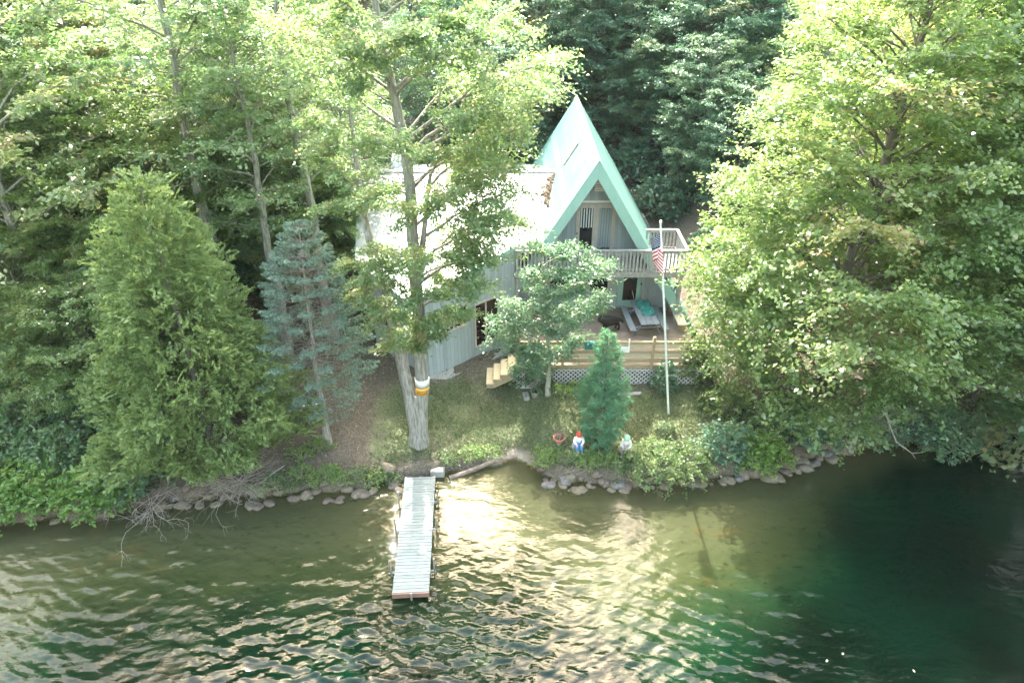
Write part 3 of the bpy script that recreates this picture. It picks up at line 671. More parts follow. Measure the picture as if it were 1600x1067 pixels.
# balcony
BX0, BX1, BF, BB = .15, 8.02, 29.5, 31.95
bm = MB(); bm.box(((BX0 + BX1) / 2, (BF + YW) / 2 - .01, BZ - .03), (BX1 - BX0, YW - BF - .02, .06))
for xa, xb in ((BX0, 1.1), (6.4, BX1)): bm.box(((xa + xb) / 2, (YW + BB) / 2, BZ - .031), (xb - xa, BB - YW - .03, .058))
bal = W(bm, "balcony", M['old_wood'], cab)
jm = MB(); jm.box(((BX0 + BX1) / 2, BF - .025, BZ - .13), (BX1 - BX0 + .1, .045, .27))
for x in (BX0 - .03, BX1 + .03): jm.box((x, (BF + BB) / 2, BZ - .13), (.045, BB - BF - .06, .26))
for k in range(12): jm.box((BX0 + .3 + k * .66, (BF + YW) / 2, BZ - .16), (.045, YW - BF - .08, .19))
wpart(jm.build("joist", M['old_wood']), bal)
RT = BZ + 1.08
def railing(p, q, name="railing"):
    p, q = Vector(p), Vector(q); d = q - p; L_ = d.length; d.normalize(); m = MB()
    m.bar(p + Vector((0, 0, RT)), q + Vector((0, 0, RT)), .14, .045); m.bar(p + Vector((0, 0, RT - .09)), q + Vector((0, 0, RT - .09)), .04, .09); m.bar(p + Vector((0, 0, BZ + .12)), q + Vector((0, 0, BZ + .12)), .04, .09)
    n = int(L_ / .165); sd = Vector((d.y, -d.x, 0))
    for i in range(n):
        c = p + d * (i + .5) * L_ / n + sd * .045; m.bar((c.x, c.y, BZ - .05), (c.x, c.y, RT - .03), .03, .085, upv=d)
    return wpart(m.build(name, M['old_wood']), bal)
railing((BX0, BF, 0), (BX1, BF, 0)); railing((BX1, BF, 0), (BX1, BB, 0)); railing((BX0, BB, 0), (BX0, BF, 0))
railing((BX1, BB, 0), (6.5, BB, 0)); railing((1.0, BB, 0), (BX0, BB, 0))
for x, y in ((BX0 + .1, BF + .1), (BX1 - .12, BF + .1), (BX1 - .12, BB - .1), (BX0 + .1, BB - .1)):
    m = MB(); m.box((x, y, (DZ - .3 + BZ - .28) / 2), (.13, .13, BZ - .28 - DZ + .3)); wpart(m.build("post", M['old_wood']), bal)
m = MB(); m.bar((BX1 - .12, BF + .15, 3.4), (BX1 - .12, BF + 1.2, 4.85), .05, .12); m.bar((BX1 - .12, BB - .2, 2.4), (BX1 - .1, BF + .3, 4.6), .05, .11); wpart(m.build("brace", M['siding']), bal)
# wing with its prow front
WR = lambda y: 7.95 - .25 * (35.7 - y)
C = Vector((-3.72, 26.35, 0)); W1e = Vector((.35, 29.75, 0)); W2e = Vector((-6.45, 28.55, 0))
plan = [(-7.96, 35.7), (2.25, 35.7), (1.4, 29.6), (.12, 29.6), (-4.26, 25.85), (-6.95, 28.6)]
wr = MB(); wr.prism([(x, y, WR(y)) for x, y in plan], (0, 0, -.14))
wr.prism([(-7.96, 35.703, 7.95), (2.25, 35.703, 7.95), (1.7, 41.5, 6.5), (-7.96, 41.5, 6.5)], (0, 0, -.14))
wing_roof = W(wr, "wing_roof", M['metal_roof'], cab)
m = MB(); m.bar((-7.99, 35.7, 7.98), (2.2, 35.7, 7.98), .3, .05); wpart(m.build("ridge_cap", M['white']), wing_roof)
m = MB()
for a, b in ((3, 4), (4, 5), (5, 0)):
    p, q = Vector((*plan[a], WR(plan[a][1]) - .075)), Vector((*plan[b], WR(plan[b][1]) - .075)); d = (q - p).normalized(); o_ = Vector((d.y, -d.x, 0)).normalized() * .02
    m.bar(p + o_ * -1.2 if False else p - o_, q - o_, .03, .2)
wpart(m.build("fascia", M['fascia']), wing_roof)
ll = MB()  # leaves caught where the wing roof dies into the steep slope
def wall(p, q, name="wing_wall"):
    d = q - p; L_ = d.length; a = math.atan2(d.y, d.x); zb = 1.0
    m = MB(); m.prism([(0, 0, zb), (L_, 0, zb), (L_, 0, WR(q.y) - .16), (0, 0, WR(p.y) - .16)], (0, .12, 0))
    o = m.build(name, M['siding']); o.location = (p.x, p.y, 0); o.rotation_euler = (0, 0, a)
    return wpart(o, cab)
w1 = wall(C, W1e); w2 = wall(W2e, C); w3 = wall(Vector((-6.45, 41, 0)), W2e)
def wall_px(o, px, py):
    a = o.rotation_euler.z; e = Vector((math.cos(a), math.sin(a), 0)); n = Vector((math.sin(a), -math.cos(a), 0))
    p = at_plane(px, py, o.location, n); return (p - Vector(o.location)).dot(e), p.z
def wwin(o, u0, u1, z0, z1, mids, name, glass):
    m = MB(); t = .08
    for u in (u0, u1): m.box((u, -.03, (z0 + z1) / 2), (t, .06, z1 - z0))
    for u in mids: m.box((u, -.026, (z0 + z1) / 2), (t, .052, z1 - z0 - t))
    for z in (z0, z1): m.box(((u0 + u1) / 2, -.033, z), (u1 - u0 + t + .006, .066, t))
    w = m.build(name, M['trim']); w.location = o.location; w.rotation_euler = o.rotation_euler; wpart(w, cab)
    g = MB(); g.box(((u0 + u1) / 2, -.012, (z0 + z1) / 2), (u1 - u0 - t, .016, z1 - z0 - t)); g.build("pane", glass, w)
u0, zt_ = wall_px(w1, 685, 491); u1, zb_ = wall_px(w1, 729, 505); _, zb0 = wall_px(w1, 685, 523)
wwin(w1, u0, u1, zb0, zb0 + 1.0, [(u0 + u1) / 2], "window", M['glass'])
u0, zb0 = wall_px(w1, 743, 542); u1, _ = wall_px(w1, 778, 525)
wwin(w1, u0, u1, max(zb0, 1.75), zb0 + 2.25, [(u0 + u1) / 2 - .05], "sliding_door", M['glass_brown'])
u0, z0 = wall_px(w2, 573, 492); wwin(w2, max(u0, .15), max(u0, .15) + 1.1, z0 - .1, z0 + .75, [max(u0, .15) + .55], "window", M['glass'])
# concrete apron along the wing
ap = MB(); d = (W1e - C).normalized(); n = Vector((d.y, -d.x, 0))
pts = [C + n * .0 + d * -.2, W1e - d * .4, W1e - d * .4 + n * .7, C + d * .5 + n * .55]
zz = [gz(p.x, p.y) + .05 for p in pts]; ap.prism([(p.x, p.y, z) for p, z in zip(pts, zz)], (0, 0, -.25)); o = ap.build("concrete_path", M['concrete']); tag(o, kind="structure")
# leaves lying in the roof valley
rng = np.random.default_rng(5)
s = Fol(77); n = 900; yy = rng.uniform(32.6, 35.5, n); off = np.abs(rng.normal(0, .5, n)) * (.15 + .85 * np.sin((yy - 32.6) * 1.08) ** 2) * (.6 + .4 * np.sin(yy * 9))
xx = X0 - (AZ - WR(yy)) / SL - .05 - off
s.leaves(np.stack([xx, yy, WR(yy) + .02 + .05 * rng.random(n)], -1), nrm(up + rng.normal(0, .3, (n, 3))), np.full(n, .14), rng.uniform(.05, .75, n))
o = link("roof_leaf_litter", s.crown_mesh("roof_leaf_litter", .6), M['litter']); tag(o, kind="stuff", label="brown fallen leaves lying in the valley between the white roof and steep teal roof", cat="leaf litter")

# cable from the roof peak to a tree
p0 = Vector((X0, YB - .2, AZ + .03)); p1 = at_Y(855, 108, 50); cb = MB()
cb.tube([p0.lerp(p1, t) - Vector((0, 0, .25 * math.sin(math.pi * t))) for t in np.linspace(0, 1, 9)], .018, 5)
tag(cb.build("overhead_cable", M['cable']), "thin grey cable running from the peak of the teal roof to the trees", "cable")

# ------------------------------------------------------------------ deck
KX0, KX1, KY = .2, 8.35, 25.9
dk = empty("deck", (KX0 + 4, KY, DZ), 0, "low wooden patio deck with tan board railing and white lattice skirt", "deck")
m = MB(); m.box(((KX0 + KX1) / 2, (KY + YW) / 2 + .02, DZ - .02), (KX1 - KX0, YW - KY - .1, .04)); W(m, "floor", M['deck_wood'], dk)
m = MB(); m.box(((KX0 + KX1) / 2, KY + .02, DZ - .1), (KX1 - KX0 + .06, .045, .2)); m.box((KX0 - .01, (KY + YW) / 2 + .05, DZ - .1), (.045, YW - KY - .12, .2)); m.box((KX1 + .01, (KY + YW) / 2 + .05, DZ - .1), (.045, YW - KY - .12, .2)); W(m, "rim_board", M['rail_wood'], dk)
px_posts = [KX0 + .07, at_Y(879, 560, KY).x, (at_Y(879, 560, KY).x + at_Y(1020, 550, KY).x) / 2 + .0, at_Y(1020, 550, KY).x, KX1 - .07]
for i, x in enumerate(px_posts):
    if i == 2: continue
    m = MB(); m.box((x, KY - .06, DZ + .55), (.11, .11, 1.5)); o = W(m, "post", M['rail_wood'], dk)
    b = MB(); b.box((x, KY - .06, DZ + 1.33), (.15, .15, .05)); b.ell((x, KY - .06, DZ + 1.42), (.075, .075, .075)); wpart(b.build("ball_cap", M['rail_wood']), o)
for z, hgt_, mat_, dy, nm in ((DZ + 1.12, .15, 'rail_wood', -.005, "rail"), (DZ + .66, .15, 'rail_wood', -.005, "rail"), (DZ + .22, .2, 'rail_wood', -.005, "rail"), (DZ + .9, .2, 'pale_wood', .12, "back_board"), (DZ + .44, .26, 'pale_wood', .12, "back_board")):
    m = MB(); m.box(((KX0 + KX1) / 2, KY + .03 + dy, z), (KX1 - KX0 - .2, .045, hgt_)); W(m, nm, M[mat_], dk)
for x in (KX0 + .02,):
    for z in (DZ + 1.12, DZ + .62): 
        m = MB(); m.box((x, 28.9, z), (.045, 4.2, .14)); W(m, "rail", M['rail_wood'], dk)
for y in (27.0, 29.0, 30.9):
    m = MB(); m.box((KX0 + .02, y, DZ + .6), (.1, .1, 1.25)); W(m, "post", M['rail_wood'], dk)
def lattice(p, q, zb, zt):
    p, q = Vector(p), Vector(q); L_ = (q - p).length; d = (q - p).normalized(); nn = Vector((d.y, -d.x, 0)); m = MB(); H_ = zt - zb; sp_ = .21; w_ = .06
    for sgn in (1, -1):
        k = -int(H_ / sp_) - 2
        while k * sp_ < L_ + H_:
            u0 = k * sp_; a = (u0, 0) if sgn > 0 else (u0, H_); b = (u0 + H_, H_) if sgn > 0 else (u0 + H_, 0)
            # clip to the panel
            t0 = max(0, -u0 / H_); t1 = min(1, (L_ - u0) / H_)
            if t1 - t0 > .03:
                A = (a[0] + (b[0] - a[0]) * t0, a[1] + (b[1] - a[1]) * t0); B = (a[0] + (b[0] - a[0]) * t1, a[1] + (b[1] - a[1]) * t1)
                of = nn * (.012 * sgn)
                m.bar(p + d * A[0] + Vector((0, 0, zb + A[1])) + of, p + d * B[0] + Vector((0, 0, zb + B[1])) + of, .012, w_, upv=nn.cross(Vector((B[0] - A[0], 0, B[1] - A[1]))) if False else (0, 0, 1))
            k += 1
    return m
def lattice_fix(p, q, zb, zt):
    m = lattice(p, q, zb, zt); p, q = Vector(p), Vector(q)
    for z in (zb + .03, zt - .03): m.bar(p + Vector((0, 0, z)) + Vector((0, -.03, 0)), q + Vector((0, 0, z)) + Vector((0, -.03, 0)), .02, .07)
    return W(m, "lattice_skirt", M['lattice'], dk)
lattice_fix((KX0, KY - .03, 0), (KX1, KY - .03, 0), 1.2, DZ - .2)
m = MB(); m.box(((KX0 + KX1) / 2, KY + 1.6, 1.55), (KX1 - KX0 - .2, .05, .9)); W(m, "dark_backing", M['soil'], dk)  # dark sheet added behind the lattice, standing in for shade under the deck
# staircase down to the left
n_ = 5; gs = gz(-1.2, 26.2); rise = (DZ - gs) / n_; run = .33
st = MB()
so = None
for k in range(1, n_):
    zt = DZ - rise * k; x = KX0 - .02 - run * (k - .5)
    m = MB(); m.box((x, 26.5, zt - .025), (run + .035, 1.3, .05)); tr_ = W(m, "tread", M['new_wood'], dk)
for y in (25.93, 26.47, 27.05):
    pts = [(KX0 - .02, DZ - .12)]
    for k in range(1, n_): pts += [(KX0 - .02 - run * (k - 1), DZ - rise * k - .052), (KX0 - .02 - run * k, DZ - rise * k - .052)]
    pts += [(KX0 - .02 - run * (n_ - 1), gs - .05), (KX0 - .02 - run * (n_ - 2), gs - .05), (KX0 - .02, DZ - rise * 3)]
    m = MB(); m.prism([(x_, y, z_) for x_, z_ in pts[1:]], (0, .045, 0)); W(m, "stringer", M['rail_wood'], dk)  # darker lumber stands for the shade beneath the treads
for k in range(1, n_):
    m = MB(); m.box((KX0 - .04 - run * (k - 1) - .012, 26.5, DZ - rise * (k - .5) - .026), (.024, 1.2, rise - .054)); W(m, "riser", M['rail_wood'], dk)

# ------------------------------------------------------------------ things on the deck
pt = empty("picnic_table", (6.33, 29.3, DZ), R(4), "grey weathered picnic table with attached benches on the brown deck", "picnic table")
m = MB()
for i in range(3): m.box((-.3 + i * .3, 0, .74), (.285, 2.3, .04))
m.build("tabletop", M['table_wood'], pt)
for s_ in (-1, 1):
    m = MB(); m.box((s_ * .78, 0, .44), (.29, 2.3, .045)); m.build("bench_seat", M['table_wood'], pt)
    m = MB(); y = s_ * .8
    for q in (-1, 1): m.bar((q * .25, y, .71), (q * .62, y, 0.01), .045, .1, upv=(0, 1, 0))
    m.bar((-.8, y + .05, .38), (.8, y + .05, .38), .04, .1); m.bar((-.42, y + .05, .69), (.42, y + .05, .69), .04, .09); m.build("leg_frame", M['table_wood'], pt)
# teal cloth lying bunched on the table
m = MB(); n1, n2 = 16, 20; vs = []
for i in range(n1 + 1):
    for j in range(n2 + 1):
        u, v_ = i / n1, j / n2; x = -.22 + .75 * u + .07 * math.sin(v_ * 7); y = -.35 + 1.45 * v_ + .06 * math.sin(u * 9)
        z = .775 + .045 * (1 + math.sin(u * 13 + v_ * 5)) * (1 + math.sin(v_ * 17 - u * 6)) * .6
        if x > .44: z -= (x - .44) * 1.9; x = .44 + (x - .44) * .35 + .03
        vs.append((x, y, z))
m.add(vs, [(i * (n2 + 1) + j, (i + 1) * (n2 + 1) + j, (i + 1) * (n2 + 1) + j + 1, i * (n2 + 1) + j + 1) for i in range(n1) for j in range(n2)], 0, True)
o = m.build("table_cloth", M['teal_cloth'], fix=False); o.location = pt.location; o.rotation_euler = pt.rotation_euler
so_ = o.modifiers.new("thick", 'SOLIDIFY'); so_.thickness = .008
tag(o, "rumpled teal cloth lying over the grey picnic table", "cloth")
# thin rods standing behind the table
for i, (pa, pb, lb) in enumerate((((270, 140), (290, 240), "thin metal rod behind the table, nearest the dark door pane"), ((358, 150), (362, 245), "thin metal rod at the right edge of the lower door"), ((405, 128), (410, 240), "tall thin metal rod with round tip against the pale wall"), ((462, 195), (440, 285), "slanting short metal rod with round tip beside the flagpole"))):
    q = lambda p, Y: at_Y(940 + p[0] / 5.617, 430 + p[1] / 5.617, Y)
    a, b = q(pa, 30.75), q(pb, 30.6); b2 = a + (b - a) * ((a.z - DZ) / max(.2, a.z - b.z))
    m = MB(); m.tube([b2, a], .016, 6); m.ell(a, (.035, .035, .035))
    tag(m.build("garden_stake", M['galv']), lb, "rod", "rods standing behind the picnic table")
nb_ = empty("bench", (8.0, 29.75, DZ), R(1), "new tan three-board wooden bench along the right edge of the deck", "bench")
m = MB()
for i in range(3): m.box((-.15 + i * .15, 0, .46), (.14, 2.35, .04))
m.build("seat", M['pale_wood'], nb_)
for y in (-1.0, 0, 1.0):
    m = MB(); m.box((0, y, .22), (.36, .09, .43)); m.build("leg", M['rail_wood'], nb_)
# rail sign and towel
p = at_Y(973, 538, KY - .04)
sgn = empty("notice_board", (p.x, KY - .09, DZ + .72), 0, "small white sign board hung on the tan deck railing", "sign")
m = MB(); m.box((0, 0, .12), (.62, .03, .27)); m.build("panel", M['white'], sgn)
m = MB()
for r_, (z, n) in enumerate(((.17, 7), (.08, 6))):
    for k in range(n): m.box((-.22 + k * .075, -.018, z), (.03, .004, .045))
m.build("faded_lettering", M['greyink'], sgn)
m = MB(); m.box((.28, .06, .36), (.05, .05, .5)); m.build("stake", M['white'], sgn)
p = at_Y(931, 535, KY); m = MB(); vs = []; n1, n2 = 14, 12
for i in range(n1 + 1):
    for j in range(n2 + 1):
        u, t = i / n1, j / n2 * 2 - 1; y = (-.055 if t < 0 else .075) + .02 * math.sin(u * 17 + t * 3); y = y if abs(t) > .12 else -.06 + (t + .12) / .24 * .13
        vs.append((p.x + (u - .5) * .95, KY + y - .01, DZ + 1.235 - abs(t) * (.42 if t < 0 else .3) + .015 * math.sin(u * 11)))
m.add(vs, [(i * (n2 + 1) + j, (i + 1) * (n2 + 1) + j, (i + 1) * (n2 + 1) + j + 1, i * (n2 + 1) + j + 1) for i in range(n1) for j in range(n2)], 0, True)
o = m.build("towel", M['teal_cloth'], fix=False); o.modifiers.new("thick", 'SOLIDIFY').thickness = .008
tag(o, "teal towel draped over the deck railing behind the small pine", "towel")
# black dog
p = at_z(953, 517, DZ); dg = empty("dog", (p.x, p.y, DZ), R(200), "shaggy black dog standing on the brown deck behind the small pine", "dog")
dv = [(-.26, 0, .50), (-.02, 0, .49), (.22, 0, .51), (.36, 0, .60), (.46, 0, .66), (.60, 0, .60),
      (-.36, 0, .50), (-.52, 0, .40), (-.58, 0, .28),
      (-.28, .10, .36), (-.36, .10, .20), (-.32, .10, .03), (-.28, -.10, .36), (-.34, -.10, .20), (-.29, -.10, .03),
      (.22, .10, .34), (.21, .10, .18), (.23, .10, .03), (.22, -.10, .34), (.25, -.10, .18), (.27, -.10, .03),
      (.43, .08, .75), (.43, -.08, .75)]
de = [(0, 1), (1, 2), (2, 3), (3, 4), (4, 5), (0, 6), (6, 7), (7, 8), (0, 9), (9, 10), (10, 11), (0, 12), (12, 13), (13, 14), (2, 15), (15, 16), (16, 17), (2, 18), (18, 19), (19, 20), (4, 21), (4, 22)]
dr = [(.21, .2), (.2, .2), (.23, .23), .16, .14, .07, .08, .06, .03, .075, .045, .04, .075, .045, .04, .075, .045, .042, .075, .045, .042, .035, .035]
skin("body", dv, de, dr, M['dog'], dg, 2); dg.scale = (1.15, 1.15, 1.15)

# ------------------------------------------------------------------ flagpole and flag
b = on_ground(1045, 646); t = at_Y(1032, 349, 23.7)
fp = empty("flagpole", b, 0, "tall leaning white metal flagpole standing on the lawn before the deck", "flagpole")
tl = t - b; m = MB(); m.tube([(0, 0, -.1), tl * .5, tl], [.05, .045, .036], 10); m.build("pole", M['white'], fp)
m = MB(); m.lathe(tl, [(.02, -.02), (.055, .02), (.045, .09), (.01, .13)], 10); m.build("finial", M['white'], fp)
m = MB(); m.box(tl * .23 + Vector((0, -.06, 0)), (.05, .05, .16)); m.tube([tl * .22 + Vector((.02, -.07, 0)), tl * .98 + Vector((.03, -.05, 0))], .006, 4); m.build("halyard", M['white'], fp)
m = MB(); n1, n2 = 30, 39; vs = []; top = b + tl * .955; dn = -tl.normalized()
for j in range(n2 + 1):
    for i in range(n1 + 1):
        s_, t_ = i / n1, j / n2
        off = Vector((-.33 * math.sin(3.7 * s_ ** .9) * (1 - .25 * t_) - .04, -.05 - .09 * math.sin(8 * s_ + .6) * (s_ > 0), 0))
        vs.append(top + dn * (.95 * t_) + off + Vector((0, 0, -.72 * s_ ** 1.3)))
b0 = 0; fs = [(j * (n1 + 1) + i, j * (n1 + 1) + i + 1, (j + 1) * (n1 + 1) + i + 1, (j + 1) * (n1 + 1) + i) for j in range(n2) for i in range(n1)]
m.add(vs, fs, 0, True)
k = 0
for j in range(n2):
    for i in range(n1):
        m.m[k] = 2 if (j < 21 and i < 12) else (0 if (j // 3) % 2 == 0 else 1); k += 1
st_v = []
for rr_ in range(9):
    for cc_ in range(6 if rr_ % 2 == 0 else 5):
        j = 1 + rr_ * 2; i = 1 + cc_ * 2 + (rr_ % 2); j, i = min(j, 20), min(i, 11)
        p = Vector(vs[j * (n1 + 1) + i]); nv = (Vector(vs[j * (n1 + 1) + i + 1]) - p).cross(Vector(vs[(j + 1) * (n1 + 1) + i]) - p).normalized()
        e1 = (Vector(vs[j * (n1 + 1) + i + 1]) - p).normalized(); e2 = nv.cross(e1)
        for sd_ in (1, -1):
            q = p + nv * .006 * sd_; pts = [q + (e1 * math.cos(a * math.pi / 5) + e2 * math.sin(a * math.pi / 5)) * (.026 if a % 2 else .011) for a in range(10)]
            m.add(pts, [tuple(range(10))], 1)
o = m.build("flag", [M['flag_red'], M['flag_white'], M['flag_blue']], fix=False)
tag(o, "small striped flag with a navy star canton hanging limp from the white flagpole", "flag")

# ------------------------------------------------------------------ statues, pot, small things
def gnome(loc, rz, label, hat, trousers, lean, together):
    g = empty("garden_statue", loc, rz, label, "statue", "seated figures near the shore")
    m = MB(); m.ell((0, .06, .17), (.27, .24, .24), 12); m.build("stone_seat", M['statue_rock'], g)
    k = lean
    skin("body", [(0, .04, .42), (0, .05, .56), (0, .03 - k * .4, .70), (0, -k * .8, .78), (.13, .0 - k * .4, .70), (.2, -.08, .54), (.10, -.2, .46), (-.13, -k * .4, .70), (-.2, -.08, .54), (-.09, -.2, .47)],
         [(0, 1), (1, 2), (2, 3), (2, 4), (4, 5), (5, 6), (2, 7), (7, 8), (8, 9)], [.14, .15, .13, .06, .075, .06, .045, .075, .06, .045], M['shirt'], g, 2)
    sx_ = .04 if together else .09
    for s_ in (-1, 1):
        fx = -.10 if together else s_ * .09
        skin("leg", [(s_ * .07, .02, .42), (s_ * sx_, -.22, .42), (fx + s_ * .025, -.28, .16)], [(0, 1), (1, 2)], [.095, .085, .06], trousers, g, 1)
        m = MB(); m.ell((fx + s_ * .03, -.32, .09), (.055, .10, .05)); m.build("boot", M['shirt'] if not together else M['greybrown'], g)
        m = MB(); m.ell((s_ * .10, -.22, .47), (.045, .05, .035))
        for f in range(4): m.tube([(s_ * .10 + (f - 1.5) * .018, -.25, .475), (s_ * .10 + (f - 1.5) * .02, -.285, .46), (s_ * .10 + (f - 1.5) * .02, -.29, .44)], [.01, .009, .007], 5)
        m.tube([(s_ * .07, -.22, .48), (s_ * .045, -.25, .475)], [.011, .009], 5); m.build("hand", M['skin'], g)
    hc = Vector((0, -.05 - k * .8, .88)); m = MB(); m.ell(hc, (.105, .115, .12)); m.ell(hc + Vector((0, -.12, -.01)), (.025, .03, .025))
    for s_ in (-1, 1): m.ell(hc + Vector((s_ * .105, .0, 0)), (.02, .03, .035)); m.ell(hc + Vector((s_ * .045, -.1, .025)), (.018, .018, .018), mi=1)
    m.build("head", [M['skin'], M['ink']], g)
    m = MB(); m.ell(hc + Vector((0, -.075, -.1)), (.085, .06, .10)); m.build("beard", M['beard'], g)
    m = MB(); m.lathe(hc + Vector((0, .01, .05)), [(.135, -.02), (.14, .0), (.125, .06), (.1, .12), (.05, .17), (.005, .19)], 14, rot=Matrix.Rotation(R(14), 3, 'X')); m.build("hat", hat, g)
    return g
p = on_ground(903, 704); gnome(p, R(4), "seated garden gnome in red hat, white shirt and blue trousers", M['red'], M['blue'], .08, False)
p = on_ground(977, 709); gnome(p, R(-14), "seated garden figure in pale green cap and grey trousers beside the light green bush", M['hatgreen'], M['greybrown'], .12, True)
p = on_ground(873, 694); fl = empty("flower_pot", p, 0, "terracotta bowl pot with brown withered plants on a stone pedestal", "plant pot")
m = MB(); m.lathe((0, 0, 0), [(.13, -.25), (.14, -.2), (.09, -.12), (.08, .0), (.11, .1)], 14); m.build("pedestal", M['statue_rock'], fl)
m = MB(); m.lathe((0, 0, .10), [(.10, 0), (.17, .08), (.21, .2), (.215, .24), (.25, .245), (.25, .29), (.215, .29), (.2, .24), (.01, .235)], 20); m.build("bowl", M['terracotta'], fl)
m = MB(); m.lathe((0, 0, .31), [(.2, 0), (.17, .03), (.01, .045)], 14); m.build("soil", M['soil'], fl)
s = shrub(31, .17, .17, .16, 12, 90, .06, .5); link("plant", s.crown_mesh("plant"), M['litter'], fl).location = (0, 0, .34)
p = on_ground(836, 620); bk = empty("planter_bucket", p, R(10), "small round grey-white bucket planter of dark soil beside the lichen-covered trunk", "planter")
m = MB(); m.lathe((0, 0, 0), [(.14, 0), (.19, .3), (.2, .32), (.18, .32), (.165, .26), (.01, .26)], 18); m.build("bucket", M['concrete'], bk)
m = MB(); m.lathe((0, 0, .262), [(.163, 0), (.1, .03), (.01, .035)], 14); m.build("soil", M['soil'], bk)
p = on_ground(822, 622); m = MB()
for a in (-1, 1): m.box((a * .1, 0, .1), (.045, .42, .2)); m.box((0, a * .19, .1), (.155, .04, .197))
m.box((0, 0, .1), (.155, .045, .195)); o = m.build("cinder_block", M['concrete']); o.location = p; o.rotation_euler = (0, 0, R(12)); tag(o, "grey hollow cinder block at the deck corner by the stairs", "concrete block")
p = on_ground(982, 617); m = MB(); m.box((0, 0, .05), (1.05, .14, .07)); m.box((.05, .012, .087), (1.04, .12, .012)); o = m.build("timber_edging", M['old_wood']); o.location = p; o.rotation_euler = (0, R(-2), R(3)); tag(o, "short grey timber lying on the mulch below the lattice", "timber")
p = on_ground(487, 652); be = empty("stone_bench", p + Vector((-.35, .1, 0)), R(4), "pale concrete slab bench half hidden by the big cedar", "bench")
m = MB(); m.box((0, 0, .43), (1.25, .42, .09)); m.box((0, 0, .375), (1.17, .36, .03)); m.build("slab", M['white'], be)
for x in (-.42, .42): m = MB(); m.box((x, 0, .18), (.16, .32, .36)); m.build("leg", M['concrete'], be)

# ------------------------------------------------------------------ dock
q = [at_z(*a, .36) for a in ((633, 743), (680, 743), (669.5, 925), (613.6, 925))]
c0 = (q[0] + q[1]) / 2; c1 = (q[2] + q[3]) / 2; dl = (c0 - c1).length; ang = math.atan2((c0 - c1).y, (c0 - c1).x) - math.pi / 2
dock = empty("dock", (c1.x, c1.y, .36), ang, "long narrow dock of bleached boards on pipe legs running from shore into the lake", "dock")
rng = random.Random(3); m = MB(); n = int(dl / .142); 
for k in range(n):
    m.box((rng.uniform(-.008, .008), .071 + k * .142, -.015 + rng.uniform(-.003, .003)), (1.2, .132, .032))
m.build("decking", M['dock_wood'], dock)
m = MB()
for x in (-.57, 0, .57): m.box((x, dl / 2, -.11), (.045, dl, .15))
m.build("frame", M['old_wood'], dock)
m = MB(); m.box((0, -.03, -.1), (1.22, .05, .19)); m.build("end_board", M['dock_rust'], dock)
m = MB(); m.box((.02, -.08, -.1), (.06, .05, .3)); m.tube([(.02, -.085, -.3), (.02, -.085, .03)], .02, 6); m.build("mooring_bracket", M['galv'], dock)
for y in (1.0, 2.9, 4.3):
    for s_ in (-1, 1):
        m = MB(); m.tube([(s_ * .74, y, -2.0 if y < 2 else -1.5), (s_ * .74, y, .42)], .027, 8); m.tube([(s_ * .55, y, -.16), (s_ * .76, y, -.16)], .022, 6); m.build("leg", M['galv'], dock)
        m = MB()
    m = MB(); m.tube([(-.8, y, -.22), (.8, y, -.22)], .02, 6); m.build("crossbar", M['galv'], dock)
p = on_ground(684, 741); m = MB(); m.box((0, 0, .1), (.55, .3, .3)); m.box((0, 0, .26), (.5, .26, .03)); o = m.build("concrete_block", M['concrete']); o.location = p; tag(o, "pale concrete block on the bank at the shore end of the dock", "concrete block")
m = MB(); pts = [on_ground(702, 747), on_ground(735, 737), on_ground(770, 726), on_ground(808, 717)]; pts = [p_ + Vector((0, 0, .1 + .03 * i)) for i, p_ in enumerate(pts)]
m.tube(pts, [.11, .105, .09, .07], 9); m.tube([pts[1], pts[1] + Vector((.25, -.15, .12))], [.05, .02], 5)
tag(m.build("driftwood_log", M['log']), "dark wet log lying along the waterline between dock and sandy landing", "log")

# ------------------------------------------------------------------ tape and sign on the maple trunk come with the tree below
def rock_mesh(seed):
    import bmesh
    bm = bmesh.new(); bmesh.ops.create_icosphere(bm, subdivisions=3, radius=1); rr = random.Random(seed)
    of = Vector((rr.random() * 50, rr.random() * 50, 0)); sc_ = Vector((rr.uniform(.9, 1.35), rr.uniform(.75, 1.05), rr.uniform(.55, .8)))
    for v in bm.verts:
        d = v.co.normalized(); k = 1 + .30 * mnoise.noise(d * 1.1 + of) + .16 * abs(mnoise.noise(d * 2.1 + of)) + .05 * mnoise.noise(d * 5 + of)
        v.co = Vector((d.x * sc_.x, d.y * sc_.y, d.z * sc_.z)) * k
    for f in bm.faces: f.smooth = True
    me = bpy.data.meshes.new("boulder"); bm.to_mesh(me); bm.free(); return me
rms = [[(lambda me: (me.materials.append(RM[j]), me)[1])(rock_mesh(10 * j + i)) for i in range(3)] for j in range(4)]
rr = random.Random(8)
CN = ["tan", "grey", "pinkish", "dark"]
